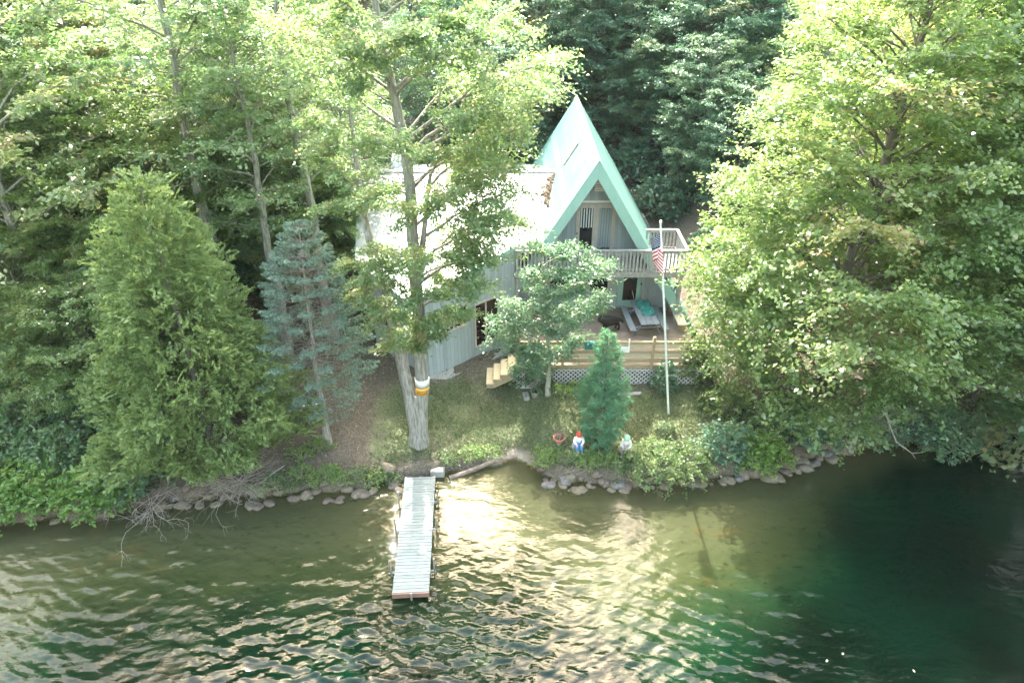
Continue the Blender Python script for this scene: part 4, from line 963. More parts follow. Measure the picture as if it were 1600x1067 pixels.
def rocks(px0, px1, n, where, lo=-.55, hi=.3, s0=.10, s1=.25):
    for i in range(n):
        px = px0 + (px1 - px0) * (i + rr.random()) / n; x = (px - 800) / F * 28.3
        y = float(shore(x)) + .12 * math.sin(x * 2.1) + rr.uniform(lo, hi); s_ = rr.uniform(s0, s1) * rr.choice([.8, 1, 1, 1.25]); j = rr.choice([0, 0, 0, 0, 1, 2, 2, 3])
        o = bpy.data.objects.new("boulder", rms[j][rr.randrange(3)]); col.objects.link(o)
        z = gz(x, y); o.location = (x, y, max(z, -.25) + s_ * .25); o.scale = (s_, s_, s_); o.rotation_euler = (rr.uniform(-.3, .3), rr.uniform(-.3, .3), rr.uniform(0, 6.28))
        tag(o, f"rounded {CN[j]} boulder in the shoreline stones {where}", "boulder", f"{CN[j]} boulders {where}")
rocks(262, 632, 52, "between the cedar and the dock"); rocks(0, 60, 6, "at the far left under the ferns"); rocks(130, 200, 4, "below the ferny bank")
rocks(848, 985, 30, "below the two garden figures", -.6, .25); rocks(1128, 1225, 9, "under the yellow-green bush", -.3, .2, .25, .42); rocks(1225, 1330, 18, "below the dead snag", -.4, .3, .14, .28); rocks(985, 1130, 10, "under the light green shrub", -.3, .2)

# ------------------------------------------------------------------ planting
# twin-stemmed maple on the lawn
b = on_ground(657, 692); s = Fol(1)
rel = lambda P_: np.array([P_.x - b.x, P_.y - b.y, P_.z - b.z])
ty = b.y + .1
path = [(-.02, 0, -.3)] + [rel(at_Y(x, y, ty)) for x, y in ((657, 660), (660, 600), (655, 520), (650, 440), (644, 350), (640, 270), (630, 210), (616, 150), (600, 80), (585, 0), (580, -60), (578, -110))]
tr = s.trunk(path, .27, .035, 12, 1.35)
lp = [(-.12, 0, -.3), rel(at_Y(650, 668, ty)), rel(at_Y(637, 610, ty)), rel(at_Y(622, 530, ty)), rel(at_Y(606, 470, ty)), rel(at_Y(585, 400, ty + .3)), rel(at_Y(568, 330, ty + .6)), rel(at_Y(556, 250, ty + .9)), rel(at_Y(545, 160, ty + 1))]
tl_ = s.trunk(lp, .27, .04, 10, 1.2)
s.w.tube([rel(at_Y(654, 665, ty - .1)), rel(at_Y(651, 640, ty - .12)), rel(at_Y(649, 618, ty - .12))], [.17, .15, .13], 9)
tr3 = s.trunk([rel(at_Y(652, 440, ty)), rel(at_Y(662, 370, ty + .2)), rel(at_Y(668, 300, ty + .3)), rel(at_Y(682, 220, ty + .4)), rel(at_Y(690, 120, ty + .5))], .11, .02, 7, 1.2)
boughs = [(868, 92, -.4, .5), (838, 152, -.8, .5), (825, 122, 1, .5), (806, 205, -.3, .6), (772, 50, -1.2, .5), (740, 15, 0, .5), (800, 262, .3, .55), (785, 306, -1, .5), (778, 345, -.5, .5), (770, 400, -.8, .5), (735, 450, -1, .5), (712, 500, -1.2, .5),
          (720, 300, -1.8, .5), (705, 235, -1.9, .5), (745, 175, -1.8, .5), (700, 90, -1.8, .5), (760, 250, 1.5, .5), (730, 120, 1.5, .5), (690, 30, -1.5, .5), (660, 460, -1.6, .5), (690, 400, -1.7, .5),
          (700, 360, 1.6, .5), (745, 345, .6, .5), (790, 200, .8, .5),
          (690, 440, .8, .5), (655, 330, -1.9, .5), (740, 400, .2, .5), (800, 350, .8, .5), (690, 500, -.3, .5), (720, 270, .6, .5),
          (520, 50, -.5, .5), (540, 130, -1.2, .5), (500, 195, .4, .6), (515, 262, -.2, .55), (548, 320, -.8, .6), (590, 300, -1.5, .5), (600, 225, -1.8, .5), (570, 90, -1.6, .5), (470, 110, .8, .5), (440, 50, .2, .5), (555, 15, -1.2, .5), (620, 60, -2, .5),
          (560, 410, -1.0, .8), (590, 440, -1.3, .8), (566, 470, -.9, .8), (610, 490, -1.5, .8), (640, 520, -1.6, .7), (625, 540, -1.0, .8), (670, 520, -1.2, .45), (600, 395, -1.6, .8), (640, 415, -1.8, .6),
          (540, -60, 0, .5), (640, -70, -1, .5), (720, -50, .3, .5), (590, -110, 0, .5), (480, -30, .6, .5)]
for i, (px, py, dy, tint) in enumerate(boughs):
    tip = rel(at_Y(px, py, ty + dy)); rr_ = math.hypot(tip[0], tip[1])
    src = tl_ if (px < 600 and py > 130) or (px < 660 and py > 400) else (tr3 if 660 < px < 800 and 160 < py < 420 else tr)
    hs = max(3.2, tip[2] - .45 * rr_ - .3); p0 = src(hs)
    if np.linalg.norm(tip - p0) < .8: p0 = p0 - up * .8
    s.bough(p0, tip, (.34 * rr_ + .65), 850 + 300 * rr_, .125, (tint - .5) * .4 + .53 + (.1 if i % 9 == 3 else 0), sag=.06, flat=.26, start=.3, rad=.02 + .012 * rr_, tubes=5, spread=.13, up_n=.6)
for px, py, dy in ((690, 265, -.6), (560, 215, -.5), (600, 265, -.4), (520, 100, -.8), (740, 225, -.6), (590, 180, -.6), (550, 280, -.6), (700, 60, -.5)):
    p0 = tr(rel(at_Y(640, py + 25, ty))[2]); e = rel(at_Y(px, py, ty + dy)); m_ = (p0 + e) / 2 + up * .15
    s.w.tube([p0, m_, e], [.03, .02, .006], 5, cap=False)
    for _ in range(4): s.w.tube([m_ + (e - m_) * s.r.random(), e + s.r.normal(0, .5, 3)], [.01, .003], 3, cap=False)
maple = s.plant("maple_tree", b, "tall twin-stemmed grey maple on the lawn wearing a white band and orange sign", "maple", M['leaf'], M['bark'])
# band and sign on the trunk
def trunk_band(py0, py1, rad, mat, name, label, cat, a0=-160, a1=-20):
    m = MB(); zt, zb = rel(at_Y(660, py0, ty))[2], rel(at_Y(660, py1, ty))[2]; n = 14; vs = []
    for j, z in enumerate((zb, zt)):
        c = tr(z) + np.array([b.x, b.y, b.z])
        for rd in (rad, rad + .012):
            for i in range(n + 1):
                a = R(a0 + (a1 - a0) * i / n); vs.append((c[0] + rd * math.cos(a), c[1] + rd * math.sin(a), c[2]))
    k = n + 1; fs = []
    for i in range(n): fs += [(k + i, k + i + 1, 3 * k + i + 1, 3 * k + i), (i, 2 * k + i, 2 * k + i + 1, i + 1), (2 * k + i, 3 * k + i, 3 * k + i + 1, 2 * k + i + 1), (i, i + 1, k + i + 1, k + i)]
    m.add(vs, fs, 0, True); o = m.build(name, mat); tag(o, label, cat); return o
trunk_band(590, 600, .268, M['white'], "tree_band", "white band wrapped round the maple trunk above the orange sign", "band", -200, 20)
sg = trunk_band(602, 612, .273, M['orange'], "tree_sign", "orange sign fixed round the maple trunk just under the white band", "sign", -150, -15)
m = MB(); c = tr(rel(at_Y(660, 607, ty))[2]) + np.array([b.x, b.y, b.z])
for rw in range(2):
    for i in range(9):
        a = R(-125 + i * 9.5); m.box((c[0] + 0.288 * math.cos(a), c[1] + 0.288 * math.sin(a), c[2] + .04 - rw * .09), (.004, .035, .045), Matrix.Rotation(a, 3, 'Z'))
m.build("lettering", M['ink'], sg)

# the great maple at the right
PROF['great'] = lambda f: (min(1, .74 + f * 1.4) * (1 - max(0, f - .25) / .75) ** .72)
s = decid(2, 20.5, 2.4, 5.9, 160, 155000, .165, 'great', r0=.27, flat=.25, tint=.48, tvar=.11, brown=.035, tubes=3)
x_ = 13.25; great = s.plant("maple_tree", (x_, 24.6, gz(x_, 24.6)), "huge bright green maple filling the right side, overhanging the shore with rusty branch tips", "maple", M['leaf_yellow'], M['bark_dark'], asp=.62)

# cedar, spruce, small pine, lichen tree
p = on_ground(338, 716)
cedar(3, 11.8, 3.5, 4800, .15, .9).plant("cedar_tree", p, "broad feathery green cedar at the water's edge, left of the blue spruce", "cedar", M['cedar'], M['bark_dark'], asp=.42, fold=.05)
p = on_ground(512, 692)
blue_spruce(4, 9.6, 2.2, 2.0, .74).plant("blue_spruce", p, "thin blue spruce in flat tiers with a bare lower trunk", "spruce", M['spruce'], [M['bark'], M['twig_brown']], asp=.2, fold=.0)
p = on_ground(936, 696)
tuft_conifer(5, 5.4, 1.08, .25, .33, 6, 19, .20, .45, .5, prof=lambda f: min(1, .45 + f * 2.2) * (1 - max(0, f - .25) / .75) ** .85, r0=.06).plant("pine_sapling", p, "young soft-needled blue-green pine standing on the lawn before the deck", "pine", M['pine'], M['bark_dark'], asp=.12, fold=0)
p = on_ground(856, 617); s = Fol(6)
rel2 = lambda P_: np.array([P_.x - p.x, P_.y - p.y, P_.z - p.z]); yy = p.y
tr = s.trunk([(0, 0, -.2), rel2(at_Y(857, 590, yy)), rel2(at_Y(858, 555, yy)), rel2(at_Y(853, 500, yy)), rel2(at_Y(856, 450, yy)), rel2(at_Y(845, 400, yy + .1)), rel2(at_Y(838, 372, yy))], .10, .015, 8, 1.4)
for i, (px, py, dy) in enumerate(((838, 380, 0), (870, 392, -.3), (900, 388, .2), (930, 405, -.2), (955, 420, .2), (905, 425, -.6), (870, 430, -.8), (820, 430, .1), (850, 455, -1), (900, 455, -.7), (940, 462, .1), (880, 490, -1.0), (840, 480, -.7), (800, 470, 0), (785, 480, .4), (775, 500, .1), (815, 505, -.6), (860, 520, -1.1), (900, 505, -.6), (935, 480, -.3), (825, 540, -.8), (790, 535, -.3), (772, 522, .2), (870, 550, -.8), (835, 565, -.5), (915, 530, -.3), (810, 575, -.2))):
    tip = rel2(at_Y(px, py, yy + dy)); rr_ = math.hypot(tip[0], tip[1]); p0 = tr(max(1.0, tip[2] - .5 * rr_ - .25))
    s.bough(p0, tip, .22 * rr_ + .38, 560 + 110 * rr_, .135, .55, sag=.05, flat=.45, start=.3, rad=.02 + .008 * rr_, tubes=4, up_n=.65, spread=.15)
s.plant("magnolia_tree", p, "slender broad-leaved tree with lichen-pale trunk growing in front of the balcony", "tree", M['leaf_blue'], M['bark_lichen'], asp=.48)

# shrubs and low plants
def sh(name, px, py, Rx, Ry, H, nb, nl, ls, mat, label, seed, tint=.45, cat="shrub", up_n=.6, dz=0, crown="foliage"):
    p = on_ground(px, py); p.z += dz
    return shrub(seed, Rx, Ry, H, nb, nl, ls, tint, up_n=up_n).plant(name, p, label, cat, M[mat], M['twig'], stem="stem", crown=crown)
sh("shrub", 1082, 592, 1.15, .8, 2.3, 40, 4800, .13, 'leaf_shrub', "rounded leafy bush at the right front corner of the deck", 41)
sh("shrub", 1036, 612, .62, .5, 1.5, 22, 1500, .13, 'leaf_blue', "narrow green shrub in front of the lattice behind the flagpole", 42)
sh("shrub", 835, 606, 1.0, .6, 1.7, 26, 2300, .13, 'leaf_blue', "green bush covering the lattice beside the new stairs", 43)
sh("shrub", 1040, 738, 2.1, 1.1, 1.15, 60, 8500, .10, 'leaf_shrub', "wide pale green shrub spilling over the shore below the flagpole", 44, .6)
sh("shrub", 1130, 712, 1.25, 1.0, 1.5, 40, 4500, .13, 'leaf_blue', "dark green bush on the bank between the pale shrub and the great maple", 45)
sh("shrub", 1185, 722, 1.25, .9, 1.25, 40, 4200, .14, 'fern', "yellow-green bush hanging over large shoreline boulders", 46)
sh("shrub", 1260, 690, 1.3, 1.0, 1.7, 36, 3800, .15, 'leaf_blue', "mid green bush beneath the great maple, left of the bare snag", 47)
sh("shrub", 1420, 668, 2.0, 1.4, 1.9, 46, 5200, .17, 'leaf_dark', "dark bush under the great maple behind the bare snag", 48)
sh("shrub", 1490, 690, 2.2, 1.5, 1.7, 60, 8000, .15, 'leaf_blue', "blue-green shrub leaning over the water right of the bare snag", 49, .75)
sh("shrub", 1590, 672, 2.3, 1.6, 2.1, 60, 8000, .15, 'leaf_blue', "blue-green shrub overhanging the water at the right picture edge", 50, .75)
sh("shrub", 1600, 560, 2.4, 2.0, 3.2, 50, 6000, .2, 'leaf', "tall bright green bush under the trees at the right picture edge", 51)
sh("fern_clump", 60, 765, 2.0, 1.3, 1.3, 44, 4800, .16, 'fern', "bright green ferny clump on the bank at the far left", 52, .5)
sh("fern_clump", 150, 785, 1.7, 1.1, 1.3, 44, 4600, .16, 'fern', "bright green ferny clump dipping to the water left of the dead branches", 53, .4)
sh("shrub", 195, 770, 1.2, .9, 1.6, 36, 3600, .14, 'leaf_blue', "blue-green shrub beside the ferns above the dead branches", 54, .6)
sh("shrub", 235, 735, 1.6, 1.1, 2.6, 44, 5200, .18, 'leaf_blue', "green maple-leaved bush at the foot of the cedar above the water", 55, .5)
sh("shrub", 40, 660, 2.6, 2.0, 3.6, 60, 7500, .19, 'leaf', "broad green undergrowth bush at the left edge, above the ferns", 56)
sh("shrub", 150, 650, 2.2, 1.8, 4.0, 56, 7000, .19, 'leaf_blue', "green bush between the left trees and the cedar", 57)
sh("fern_clump", 10, 795, 1.8, 1.1, 1.2, 44, 4200, .16, 'fern', "bright ferny clump in the far left corner of the bank", 57, .4)
sh("shrub", 90, 730, 2.2, 1.3, 2.0, 50, 6000, .17, 'leaf', "leafy green bush rising behind the far-left ferns", 58, .45)
sh("shrub", 0, 725, 2.2, 1.5, 2.6, 50, 6000, .17, 'leaf', "tall leafy bush cut by the left picture edge behind the ferns", 59, .4)
sh("shrub", 1130, 640, 1.2, .9, 1.2, 30, 2600, .14, 'leaf_shrub', "loose green bush on the mulch right of the deck", 39, .5)
sh("shrub", 1205, 668, 1.2, .9, 1.3, 34, 3200, .14, 'leaf', "bright green bush on the bank left of the snag, above the yellow-green one", 36, .5)
sh("shrub", 1275, 655, 1.5, 1.0, 1.7, 40, 4200, .15, 'leaf', "bright green bush behind the snag's left branches", 37, .45)
sh("shrub", 1370, 690, 1.3, .8, 1.2, 34, 3400, .14, 'leaf_blue', "low bluish bush hanging over the water just right of the snag", 38, .6)
low = [(455, 762), (530, 757), (410, 766), (610, 752), (495, 757), (575, 757), (700, 722), (735, 716), (762, 712), (560, 745), (515, 742), (470, 745), (430, 752), (590, 748), (855, 712), (885, 722), (910, 716), (945, 722), (985, 730), (850, 728), (920, 730), (1040, 676), (500, 700), (470, 715), (860, 610), (905, 612), (880, 616), (965, 735), (1000, 715)]
whr = ["on the shoreline stones under the spruce", "among the stones nearer the dock", "at the right end of the grey dead twigs", "against the shore end of the dock", "among the stones below the spruce trunk", "on the last stones before the dock", "on the bank right of the dock", "above the driftwood log", "beside the sandy landing", "left of the dock", "left of the dock further along", "on the leafy slope", "at the foot of the cedar", "beside the dock", "below the terracotta pot", "below the red-hatted gnome", "at the feet of the red-hatted gnome", "between the two garden figures", "below the green-capped figure", "at the water's edge left of the figures", "on the stones below the figures", "at the foot of the flagpole", "at the spruce trunk", "on the mulch left of the spruce", "at the lichen-covered trunk", "along the lattice", "in front of the lattice", "on the stones right of the gnome", "beside the green-capped figure"]
for i, ((px, py), w) in enumerate(zip(low, whr)):
    sh("bank_plant", px, py, .42 + .12 * (i % 3), .3, .36 + .1 * (i % 2), 14, 420, .09, 'fern' if i % 3 else 'leaf_shrub', f"low leafy green plant {w}", 60 + i, .35 + .1 * (i % 3), "plant")
# dead twigs and snag
p = on_ground(372, 752); dead_bush(90, 46, 1.5, 1.0, .75, .012, 2).plant("dead_bush", p, "bushy tangle of bare grey twigs at the waterline under the cedar", "dead bush", None, M['twig'], stem="branches")
p = on_ground(245, 775); p.z = .35; dead_bush(91, 16, 2.0, 1.1, .05, .015, 3).plant("fallen_branch", p, "dead grey branches sprawling into the water beside the ferns", "dead branch", None, M['twig'], stem="branches")
p = on_ground(1330, 696); s = Fol(92); t_ = s.trunk([(0, 0, -.3), (.03, 0, 1), (0, .02, 2.2), (.05, 0, 3.6)], .12, .03, 8, 1.1)
d = dead_bush(93, 16, 1.7, 1.0, .1, .022, 2); 
for v_ in range(0): pass
s.w.add([(x, y, z + 1.5) for x, y, z in d.w.v], d.w.f, 0, True)
s.plant("dead_snag", p, "bare grey snag with drooping leafless branches at the water under the great maple", "snag", None, M['bark'])
m = MB(); pts = [at_Y(x, y, 22.6) for x, y in ((1365, 622), (1385, 650), (1400, 690), (1425, 708), (1445, 706))]; m.tube(pts, [.04, .035, .03, .02, .01], 6); m.tube([pts[3], pts[3] + Vector((.3, -.2, -.4))], [.015, .006], 4)
tag(m.build("hanging_branch", M['twig']), "long thin bare branch curving down to the water right of the snag", "branch")
m = MB(); a, b_ = on_ground(403, 762), on_ground(448, 742); m.tube([a + Vector((0, -.1, .15)), (a + b_) / 2 + Vector((0, 0, .35)), b_ + Vector((0, 0, .5))], [.035, .03, .012], 6)
tag(m.build("fallen_limb", M['white'] if False else M['twig']), "pale bare stick leaning across the stones right of the grey twigs", "branch")

# forest: a few individual builds, repeated
def dec_var(seed, H, base, Rr, nb, nl, ls, prof, tint, mat, bark, brown=.03, r0=.2, flat=.18, tubes=2):
    s = decid(seed, H, base, Rr, nb, nl, ls, prof, r0=r0, tint=tint, brown=brown, flat=flat, tubes=tubes)
    return (s.w.mesh("trunk"), s.crown_mesh("crown", .6), M[bark], M[mat])
def con_var(seed, H, Rr, base, per, mat, needle=.24, step=.75, soft=1., wisp=.3):
    s = tuft_conifer(seed, H, Rr, base, step, 7, per, needle, .45, .1, prof=lambda f: (1 - f) ** .7 * min(1, .6 + 2 * f) + .04, r0=.22, soft=soft, wisp=wisp)
    return (s.w.mesh("trunk"), s.crown_mesh("crown", .2, 0), M['bark_dark'], M[mat])
V = {'lit1': dec_var(101, 16, 2, 4.8, 46, 40000, .17, 'oval', .5, 'leaf', 'bark'), 'lit2': dec_var(102, 19, 5.5, 4.6, 44, 36000, .17, 'round', .42, 'leaf', 'bark', r0=.24, tubes=4),
     'yel': dec_var(103, 12, 2.2, 4.2, 44, 38000, .165, 'oval', .5, 'leaf_yellow', 'bark_dark'), 'dk1': dec_var(104, 15, 1.0, 5.2, 74, 56000, .19, 'round', .45, 'leaf_dark', 'bark_dark'),
     'dk2': dec_var(105, 17, 1.4, 4.8, 70, 54000, .19, 'oval', .55, 'leaf_blue', 'bark', brown=.06), 'hem': con_var(106, 15, 3.6, 1.5, 18, 'pine'), 'pin': con_var(107, 19, 3.8, 4, 15, 'pine_olive', .32, .95, 1.1, .4)}
V['thin'] = dec_var(109, 20, 8.5, 3.4, 34, 15000, .165, 'oval', .5, 'leaf', 'bark', r0=.26, flat=.22, tubes=4)
for k_, (a, c_, ma, mc) in V.items():
    a.materials.clear(); a.materials.append(ma); c_.materials.clear(); c_.materials.append(mc)
fr_ = random.Random(12)
NAME = {'thin': ("aspen_tree", "tree"), 'lit1': ("ash_tree", "tree"), 'lit2': ("ash_tree", "tree"), 'yel': ("beech_tree", "tree"), 'dk1': ("forest_tree", "tree"), 'dk2': ("oak_tree", "tree"), 'hem': ("hemlock_tree", "conifer"), 'pin': ("pine_tree", "pine")}
def place(kind, px, Y, sc_, label, zr=8, group="trees of the surrounding wood", rz=None):
    x = bx(px, Y, zr); o = empty(NAME[kind][0], (x, Y, gz(x, Y)), fr_.uniform(0, 6.28) if rz is None else rz, label, NAME[kind][1], group)
    o.scale = (sc_ * fr_.uniform(.92, 1.08),) * 2 + (sc_,)
    tm, cm, _, _ = V[kind]
    t = bpy.data.objects.new("trunk", tm); col.objects.link(t); t.parent = o
    c = bpy.data.objects.new("crown", cm); col.objects.link(c); c.parent = o
    return o
TREES = [
 ('lit1', 20, 26, 1.15, "leafy tree with sunlit foliage at the left edge"), ('yel', 120, 27, 0.80, "yellow-green tree low at left between the edge tree and the cedar"),
 ('pin', 150, 34, 1.05, "tall olive-green pine with wispy foliage at upper left"), ('thin', 318, 28.5, 1.10, "tall tree with a bare grey trunk rising behind the cedar tip"),
 ('yel', 235, 30, 1.00, "yellow-green tree behind the cedar's left shoulder"), ('hem', 395, 33, 0.72, "dark hemlock behind the blue spruce"),
 ('lit1', 440, 36, 1.05, "pale sunlit tree behind the blue spruce, left of the white roof"), ('lit2', 505, 40, 0.63, "bright tall tree behind the left end of the white roof"),
 ('yel', 470, 32, 0.75, "small bright tree between the blue spruce and the white-roofed wing"), ('lit1', -60, 31, 1.25, "bright tree standing past the left edge behind the edge tree"),
 ('dk1', 60, 38, 0.66, "dark tree deep behind the olive pine"), ('lit1', 250, 40, 0.69, "bright crown behind the tall grey-trunked tree"), ('dk2', 380, 46, 0.73, "blue-green tree far behind the blue spruce"),
 ('dk1', 610, 48, 0.63, "dark tree behind the white metal roof"), ('hem', 720, 50, 1.00, "dark conifer behind the right part of the white roof"),
 ('pin', 800, 54, 0.90, "dull pine left of the teal roof peak"), ('dk1', 885, 55, 0.92, "dark tree right behind the teal roof peak"), ('dk2', 965, 53, 0.82, "blue-green tree just right of the roof peak"),
 ('dk2', 1060, 52, 0.90, "blue-green tree between the steep roof and the great maple"), ('dk1', 1135, 50, 0.95, "dark tree at the left fringe of the great maple"), ('dk1', 1010, 60, 1.00, "dark tree in the second row right of the peak"),
 ('dk2', 1100, 63, 1.00, "blue-green tree high in the second row, left of the great maple"), ('dk1', 920, 66, 1.00, "dark tree highest above the roof peak"), ('hem', 850, 62, 1.05, "dark conifer above the overhead cable"),
 ('dk1', 760, 62, 1.05, "dark tree in the second row above the white roof"), ('dk2', 650, 60, 0.73, "blue-green tree in the second row behind the lawn maple"), ('dk2', 1190, 58, 1.05, "blue-green tree behind the left shoulder of the great maple"),
 ('lit1', 1240, 42, 0.66, "bright tree behind the middle of the great maple"), ('lit2', 1390, 40, 0.70, "tall bright tree behind the right of the great maple"), ('yel', 1480, 33, 1.45, "yellow-green tree just right of the great maple"),
 ('lit2', 1555, 29, 1.2, "tall leafy tree with visible trunk near the right edge"), ('lit1', 1650, 27, 1.25, "leafy tree cut by the right picture edge"), ('dk2', 1560, 40, 0.80, "blue-green tree behind the right edge trees"), ('dk1', 1320, 52, 0.77, "dark tree far behind the great maple"),
 ('dk1', 1460, 54, 0.77, "dark tree deep in the right-hand wood"), ('dk1', 120, 50, 0.73, "dark tree deep in the left-hand wood"), ('dk1', 480, 58, 0.76, "dark tree high behind the lawn maple's left boughs"), ('dk2', 250, 60, 0.76, "blue-green tree deep behind the grey-trunked tree"),
 ('dk1', -20, 60, 0.76, "dark tree at the upper left corner of the wood"), ('dk1', 1640, 56, 0.77, "dark tree at the upper right corner of the wood"), ('dk2', 1020, 49.5, 0.62, "low blue-green tree just behind the right slope of the teal roof"), ('dk1', 1095, 47, 0.68, "low dark tree beside the great maple behind the balcony"), ('dk1', 930, 51, 0.66, "low dark tree directly behind the roof peak"), ('dk2', 840, 50, 0.72, "low blue-green tree left of the roof peak"), ('dk1', 760, 47, 0.70, "low dark tree behind the white roof's right end"),
 ('lit1', 60, 29, 0.80, "sunlit tree behind the edge tree at left"), ('lit1', 190, 33, 0.85, "sunlit tree between the olive pine and the cedar tip"), ('lit2', 400, 31, 0.70, "sunlit tree rising between cedar and blue spruce"), ('lit1', 540, 35, 0.72, "pale sunlit tree at the left end of the white roof"), ('yel', 20, 24.5, 0.62, "small bright tree low at the left edge above the ferns"),
 ('yel', 15, 23, 0.50, "small bright green tree just above the far-left ferns"), ('yel', 100, 23.2, 0.56, "small green tree between the far-left ferns and the cedar"), ('yel', 190, 24.5, 0.60, "small green tree touching the cedar's left side"), ('lit1', 130, 30, 0.75, "sunlit tree below the olive pine"), ('lit1', 350, 36, 0.85, "sunlit crown right of the bare grey trunk"), ('yel', 1530, 27, 0.70, "bright low tree right of the great maple"), ('yel', 1620, 25.5, 0.60, "bright low tree at the right edge above the water shrubs"),
 ('lit2', 1690, 25.5, 1.35, "tall tree just past the right edge, its boughs reaching in above the water shrubs"), ('lit1', 1860, 22.5, 1.5, "tall tree added outside the right of the view for its reflection in the water"),  # tall trees added so the right-hand water reflects dark foliage
 ('dk2', 1110, 43, .55, "low blue-green tree on the slope right of the balcony"), ('dk1', 1160, 40, .5, "low dark tree under the great maple's upper left boughs"), ('dk2', 1085, 48, .62, "low blue-green tree above the right roof foot"),
 ('thin', 492, 29.5, .95, "slender grey-trunked tree left of the white-roofed wing, airy crown"), ('thin', 410, 27.5, .8, "slender young tree with thin grey trunk between cedar and spruce"), ('thin', 1575, 27.5, .95, "slender grey-trunked tree near the right edge above the shore shrubs"),
 ('hem', 1180, 46, 0.60, "small dark conifer at the edge of the great maple"),
]
for k_, px, Y, s_, lb in TREES: place(k_, px, Y, s_, lb)
for i, (px, Y, k_) in enumerate(((560, 72, 'dk1'), (700, 75, 'dk2'), (820, 76, 'dk1'), (940, 78, 'dk2'), (1050, 76, 'dk1'), (1160, 74, 'dk1'), (1280, 70, 'dk2'), (400, 72, 'dk1'), (1400, 70, 'dk1'), (300, 74, 'dk1'), (160, 70, 'dk1'), (1540, 72, 'dk2'))):
    place(k_, px, Y, 1.1 if 720 < px < 1200 else .7, "dim forest tree in the farthest row on the hill, mostly hidden by nearer crowns", 14, "farthest trees on the hill")
# undergrowth bushes on the shaded slope behind the cabin
bm_ = shrub(120, 1.9, 1.7, 2.2, 44, 5200, .2, .45); ub = (bm_.w.mesh("stem"), bm_.crown_mesh("foliage", .6)); ub[0].materials.append(M['twig']); ub[1].materials.append(M['leaf_dark'])
for i, (px, Y, s_, lb) in enumerate(((1035, 43, 1.1, "dark bush close behind the right foot of the steep roof"), (1075, 46, 1.2, "dark bush on the slope left of the great maple"), (985, 47, 1.1, "dark bush behind the right slope of the teal roof"), (860, 47, 1.2, "dark bush left of the teal roof peak"), (800, 44, 1.2, "dark bush behind the right end of the white roof"), (700, 45, 1.2, "dark bush behind the middle of the white roof"), (600, 44, 1.2, "dark bush behind the left end of the white roof"), (520, 40, 1.1, "dark bush at the left end of the wing"), (440, 40, 1.2, "dark bush on the slope behind the blue spruce"), (370, 37, 1.2, "dark bush on the slope behind the cedar"), (1120, 37, 1.0, "dark bush on the brown slope beside the balcony"), (1165, 34, .8, "dark bush on the brown slope nearest the great maple trunk"), (1130, 42, 1.2, "dark bush under the great maple's left boughs"), (1500, 36, 1.3, "dark bush in the gap right of the great maple"), (1560, 30, 1.0, "dark bush below the trunks near the right edge"))):
    x = bx(px, Y, gz(0, Y)); o = empty("undergrowth_bush", (x, Y, gz(x, Y)), i * 1.3, lb, "bush", "bushes on the shaded slope"); o.scale = (s_,) * 3
    for nm, me in zip(("stem", "foliage"), ub):
        c = bpy.data.objects.new(nm, me); col.objects.link(c); c.parent = o

# fallen leaves and grass
r = np.random.default_rng(21)
n = 16000; x = r.uniform(-15, 14, n); y = r.uniform(20.8, 38, n); z, d = hgt(x, y)
inside = ((x > .1) & (x < 8.4) & (y > 25.7) & (y < 43)) | ((x > -6.6) & (x < 2) & (y > 28.7 - .75 * (x + 6.5)) & (y > 26.5 + .83 * (x + 3.7)))
gm = (x > -5.8) & (x < 9.5) & (d > .7) & (d < 4.6)
keep = (d > .3) & ~inside & (r.random(n) < np.where(gm, .38, 1)); x, y, z = x[keep], y[keep], z[keep]; n = len(x)
s = Fol(200); s.leaves(np.stack([x, y, z + .015 + .03 * r.random(n)], -1), nrm(up + r.normal(0, .35, (n, 3))), r.uniform(.05, .12, n), r.beta(1.6, 2.2, n))
tag(link("fallen_leaves", s.crown_mesh("fallen_leaves", .62), M['litter']), "tan and brown fallen leaves scattered over lawn and slope", "leaf litter", kind="stuff")
n = 120000; x = r.uniform(-6.5, 10, n); y = r.uniform(21, 28, n); z, d = hgt(x, y)
dens = np.exp(-np.clip(np.abs(d - 2.4) - 1.9, 0, 9) * 3) * (.45 + .55 * (np.sin(x * 1.9 + y) * np.sin(y * 2.7 - x * .8) > -.25))
ins = ((x > 0) & (y > 25.75)) | ((y > 26.0 + .83 * (x + 3.7)) & (y > 26.2 - .8 * (x + 3.7)))
dens = dens * np.clip((.9 - np.abs(x - 1.5) / 9.5) * 4, 0, 1) * np.where(x < -4.6, np.exp(-((x + 4.6) / .8) ** 2), 1)
keep = (r.random(n) < dens) & ~ins & (d > .45); x, y, z = x[keep], y[keep], z[keep]; n = len(x)
s = Fol(201); hh = r.uniform(.05, .14, n); dd = nrm(up + r.normal(0, .45, (n, 3))); s.leaves(np.stack([x, y, z], -1) + dd * hh[:, None] * .45, r.normal(size=(n, 3)), hh, r.beta(2, 2, n), dd)
tag(link("grass", s.crown_mesh("grass", .3, 0), M['grass']), "short patchy green grass growing on the lawn", "grass", kind="stuff")
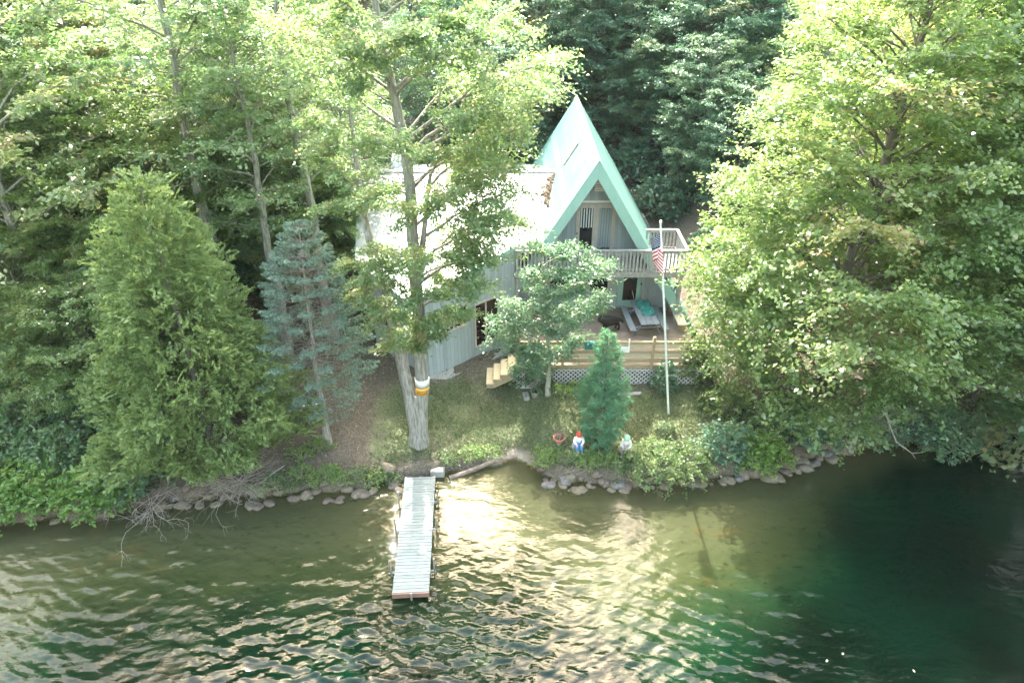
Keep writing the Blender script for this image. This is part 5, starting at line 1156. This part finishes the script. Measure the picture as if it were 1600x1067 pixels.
for px, py, lb in ((1317, 1021, "larger of the pale leaves floating on the dark green water"), (1292, 1032, "smallest pale leaf floating on the dark green water"), (1428, 1048, "pale leaf floating nearest the lower right corner")):
    p = at_z(px, py, .006); m = MB(); m.add([(-.07, 0, 0), (-.03, .035, .012), (.05, .03, .005), (.08, 0, .012), (.03, -.035, .004), (-.035, -.03, .012)], [tuple(range(6))]); o = m.build("floating_leaf", M['pale_wood'], fix=False); o.location = p; o.rotation_euler = (0, 0, px); o.scale = (.7, .7, 1); o.modifiers.new("thick", 'SOLIDIFY').thickness = .004
    tag(o, lb, "leaf", "pale leaves floating on the lake")

# ------------------------------------------------------------------ haze
hm, hnt, hout = newmat("thin_haze"); hv = N(hnt, "ShaderNodeVolumePrincipled", Color=(.86, .95, 1, 1), Density=.00012); hnt.links.new(hv.outputs[0], hout.inputs["Volume"])
m = MB(); m.box((0, 40, 20), (720, 700, 110)); o = m.build("haze", hm); tag(o, kind="stuff", label="thin pale haze over lake and wood, added also to lift shadows like lens veil", cat="haze")  # mild haze, also added to lift shadows the way lens veil does

# ------------------------------------------------------------------ light
AZI, ELE = R(-12), R(52)
S = Vector((math.sin(AZI) * math.cos(ELE), math.cos(AZI) * math.cos(ELE), math.sin(ELE)))
sl = bpy.data.lights.new("sun", 'SUN'); sl.energy = 2.0; sl.angle = R(.53); sl.color = (1, .975, .92)
so = bpy.data.objects.new("sun", sl); col.objects.link(so); so.rotation_euler = S.to_track_quat('Z', 'Y').to_euler(); so.location = (0, 60, 60)
w = bpy.data.worlds.new("World"); sc.world = w; w.use_nodes = True; nt = w.node_tree
sky = nt.nodes.new("ShaderNodeTexSky"); sky.sky_type = 'NISHITA'; sky.sun_disc = False; sky.sun_elevation = ELE; sky.sun_rotation = AZI % (2 * math.pi)
sky.air_density = 2.6; sky.dust_density = 7; sky.ozone_density = 1.0
bg = nt.nodes["Background"]; nt.links.new(sky.outputs[0], bg.inputs[0]); bg.inputs[1].default_value = .15

vs = sc.view_settings; vs.view_transform = 'Standard'; vs.look = 'None'; vs.exposure = 3.12; vs.gamma = 1
cy = sc.cycles; cy.max_bounces = 8; cy.diffuse_bounces = 3; cy.glossy_bounces = 2; cy.transmission_bounces = 4; cy.transparent_max_bounces = 12; cy.volume_bounces = 1
cy.use_adaptive_sampling = True; cy.adaptive_threshold = .012; cy.use_denoising = True; cy.adaptive_min_samples = 48; cy.sample_clamp_indirect = 6; cy.caustics_reflective = False; cy.caustics_refractive = False
sc.render.use_persistent_data = False
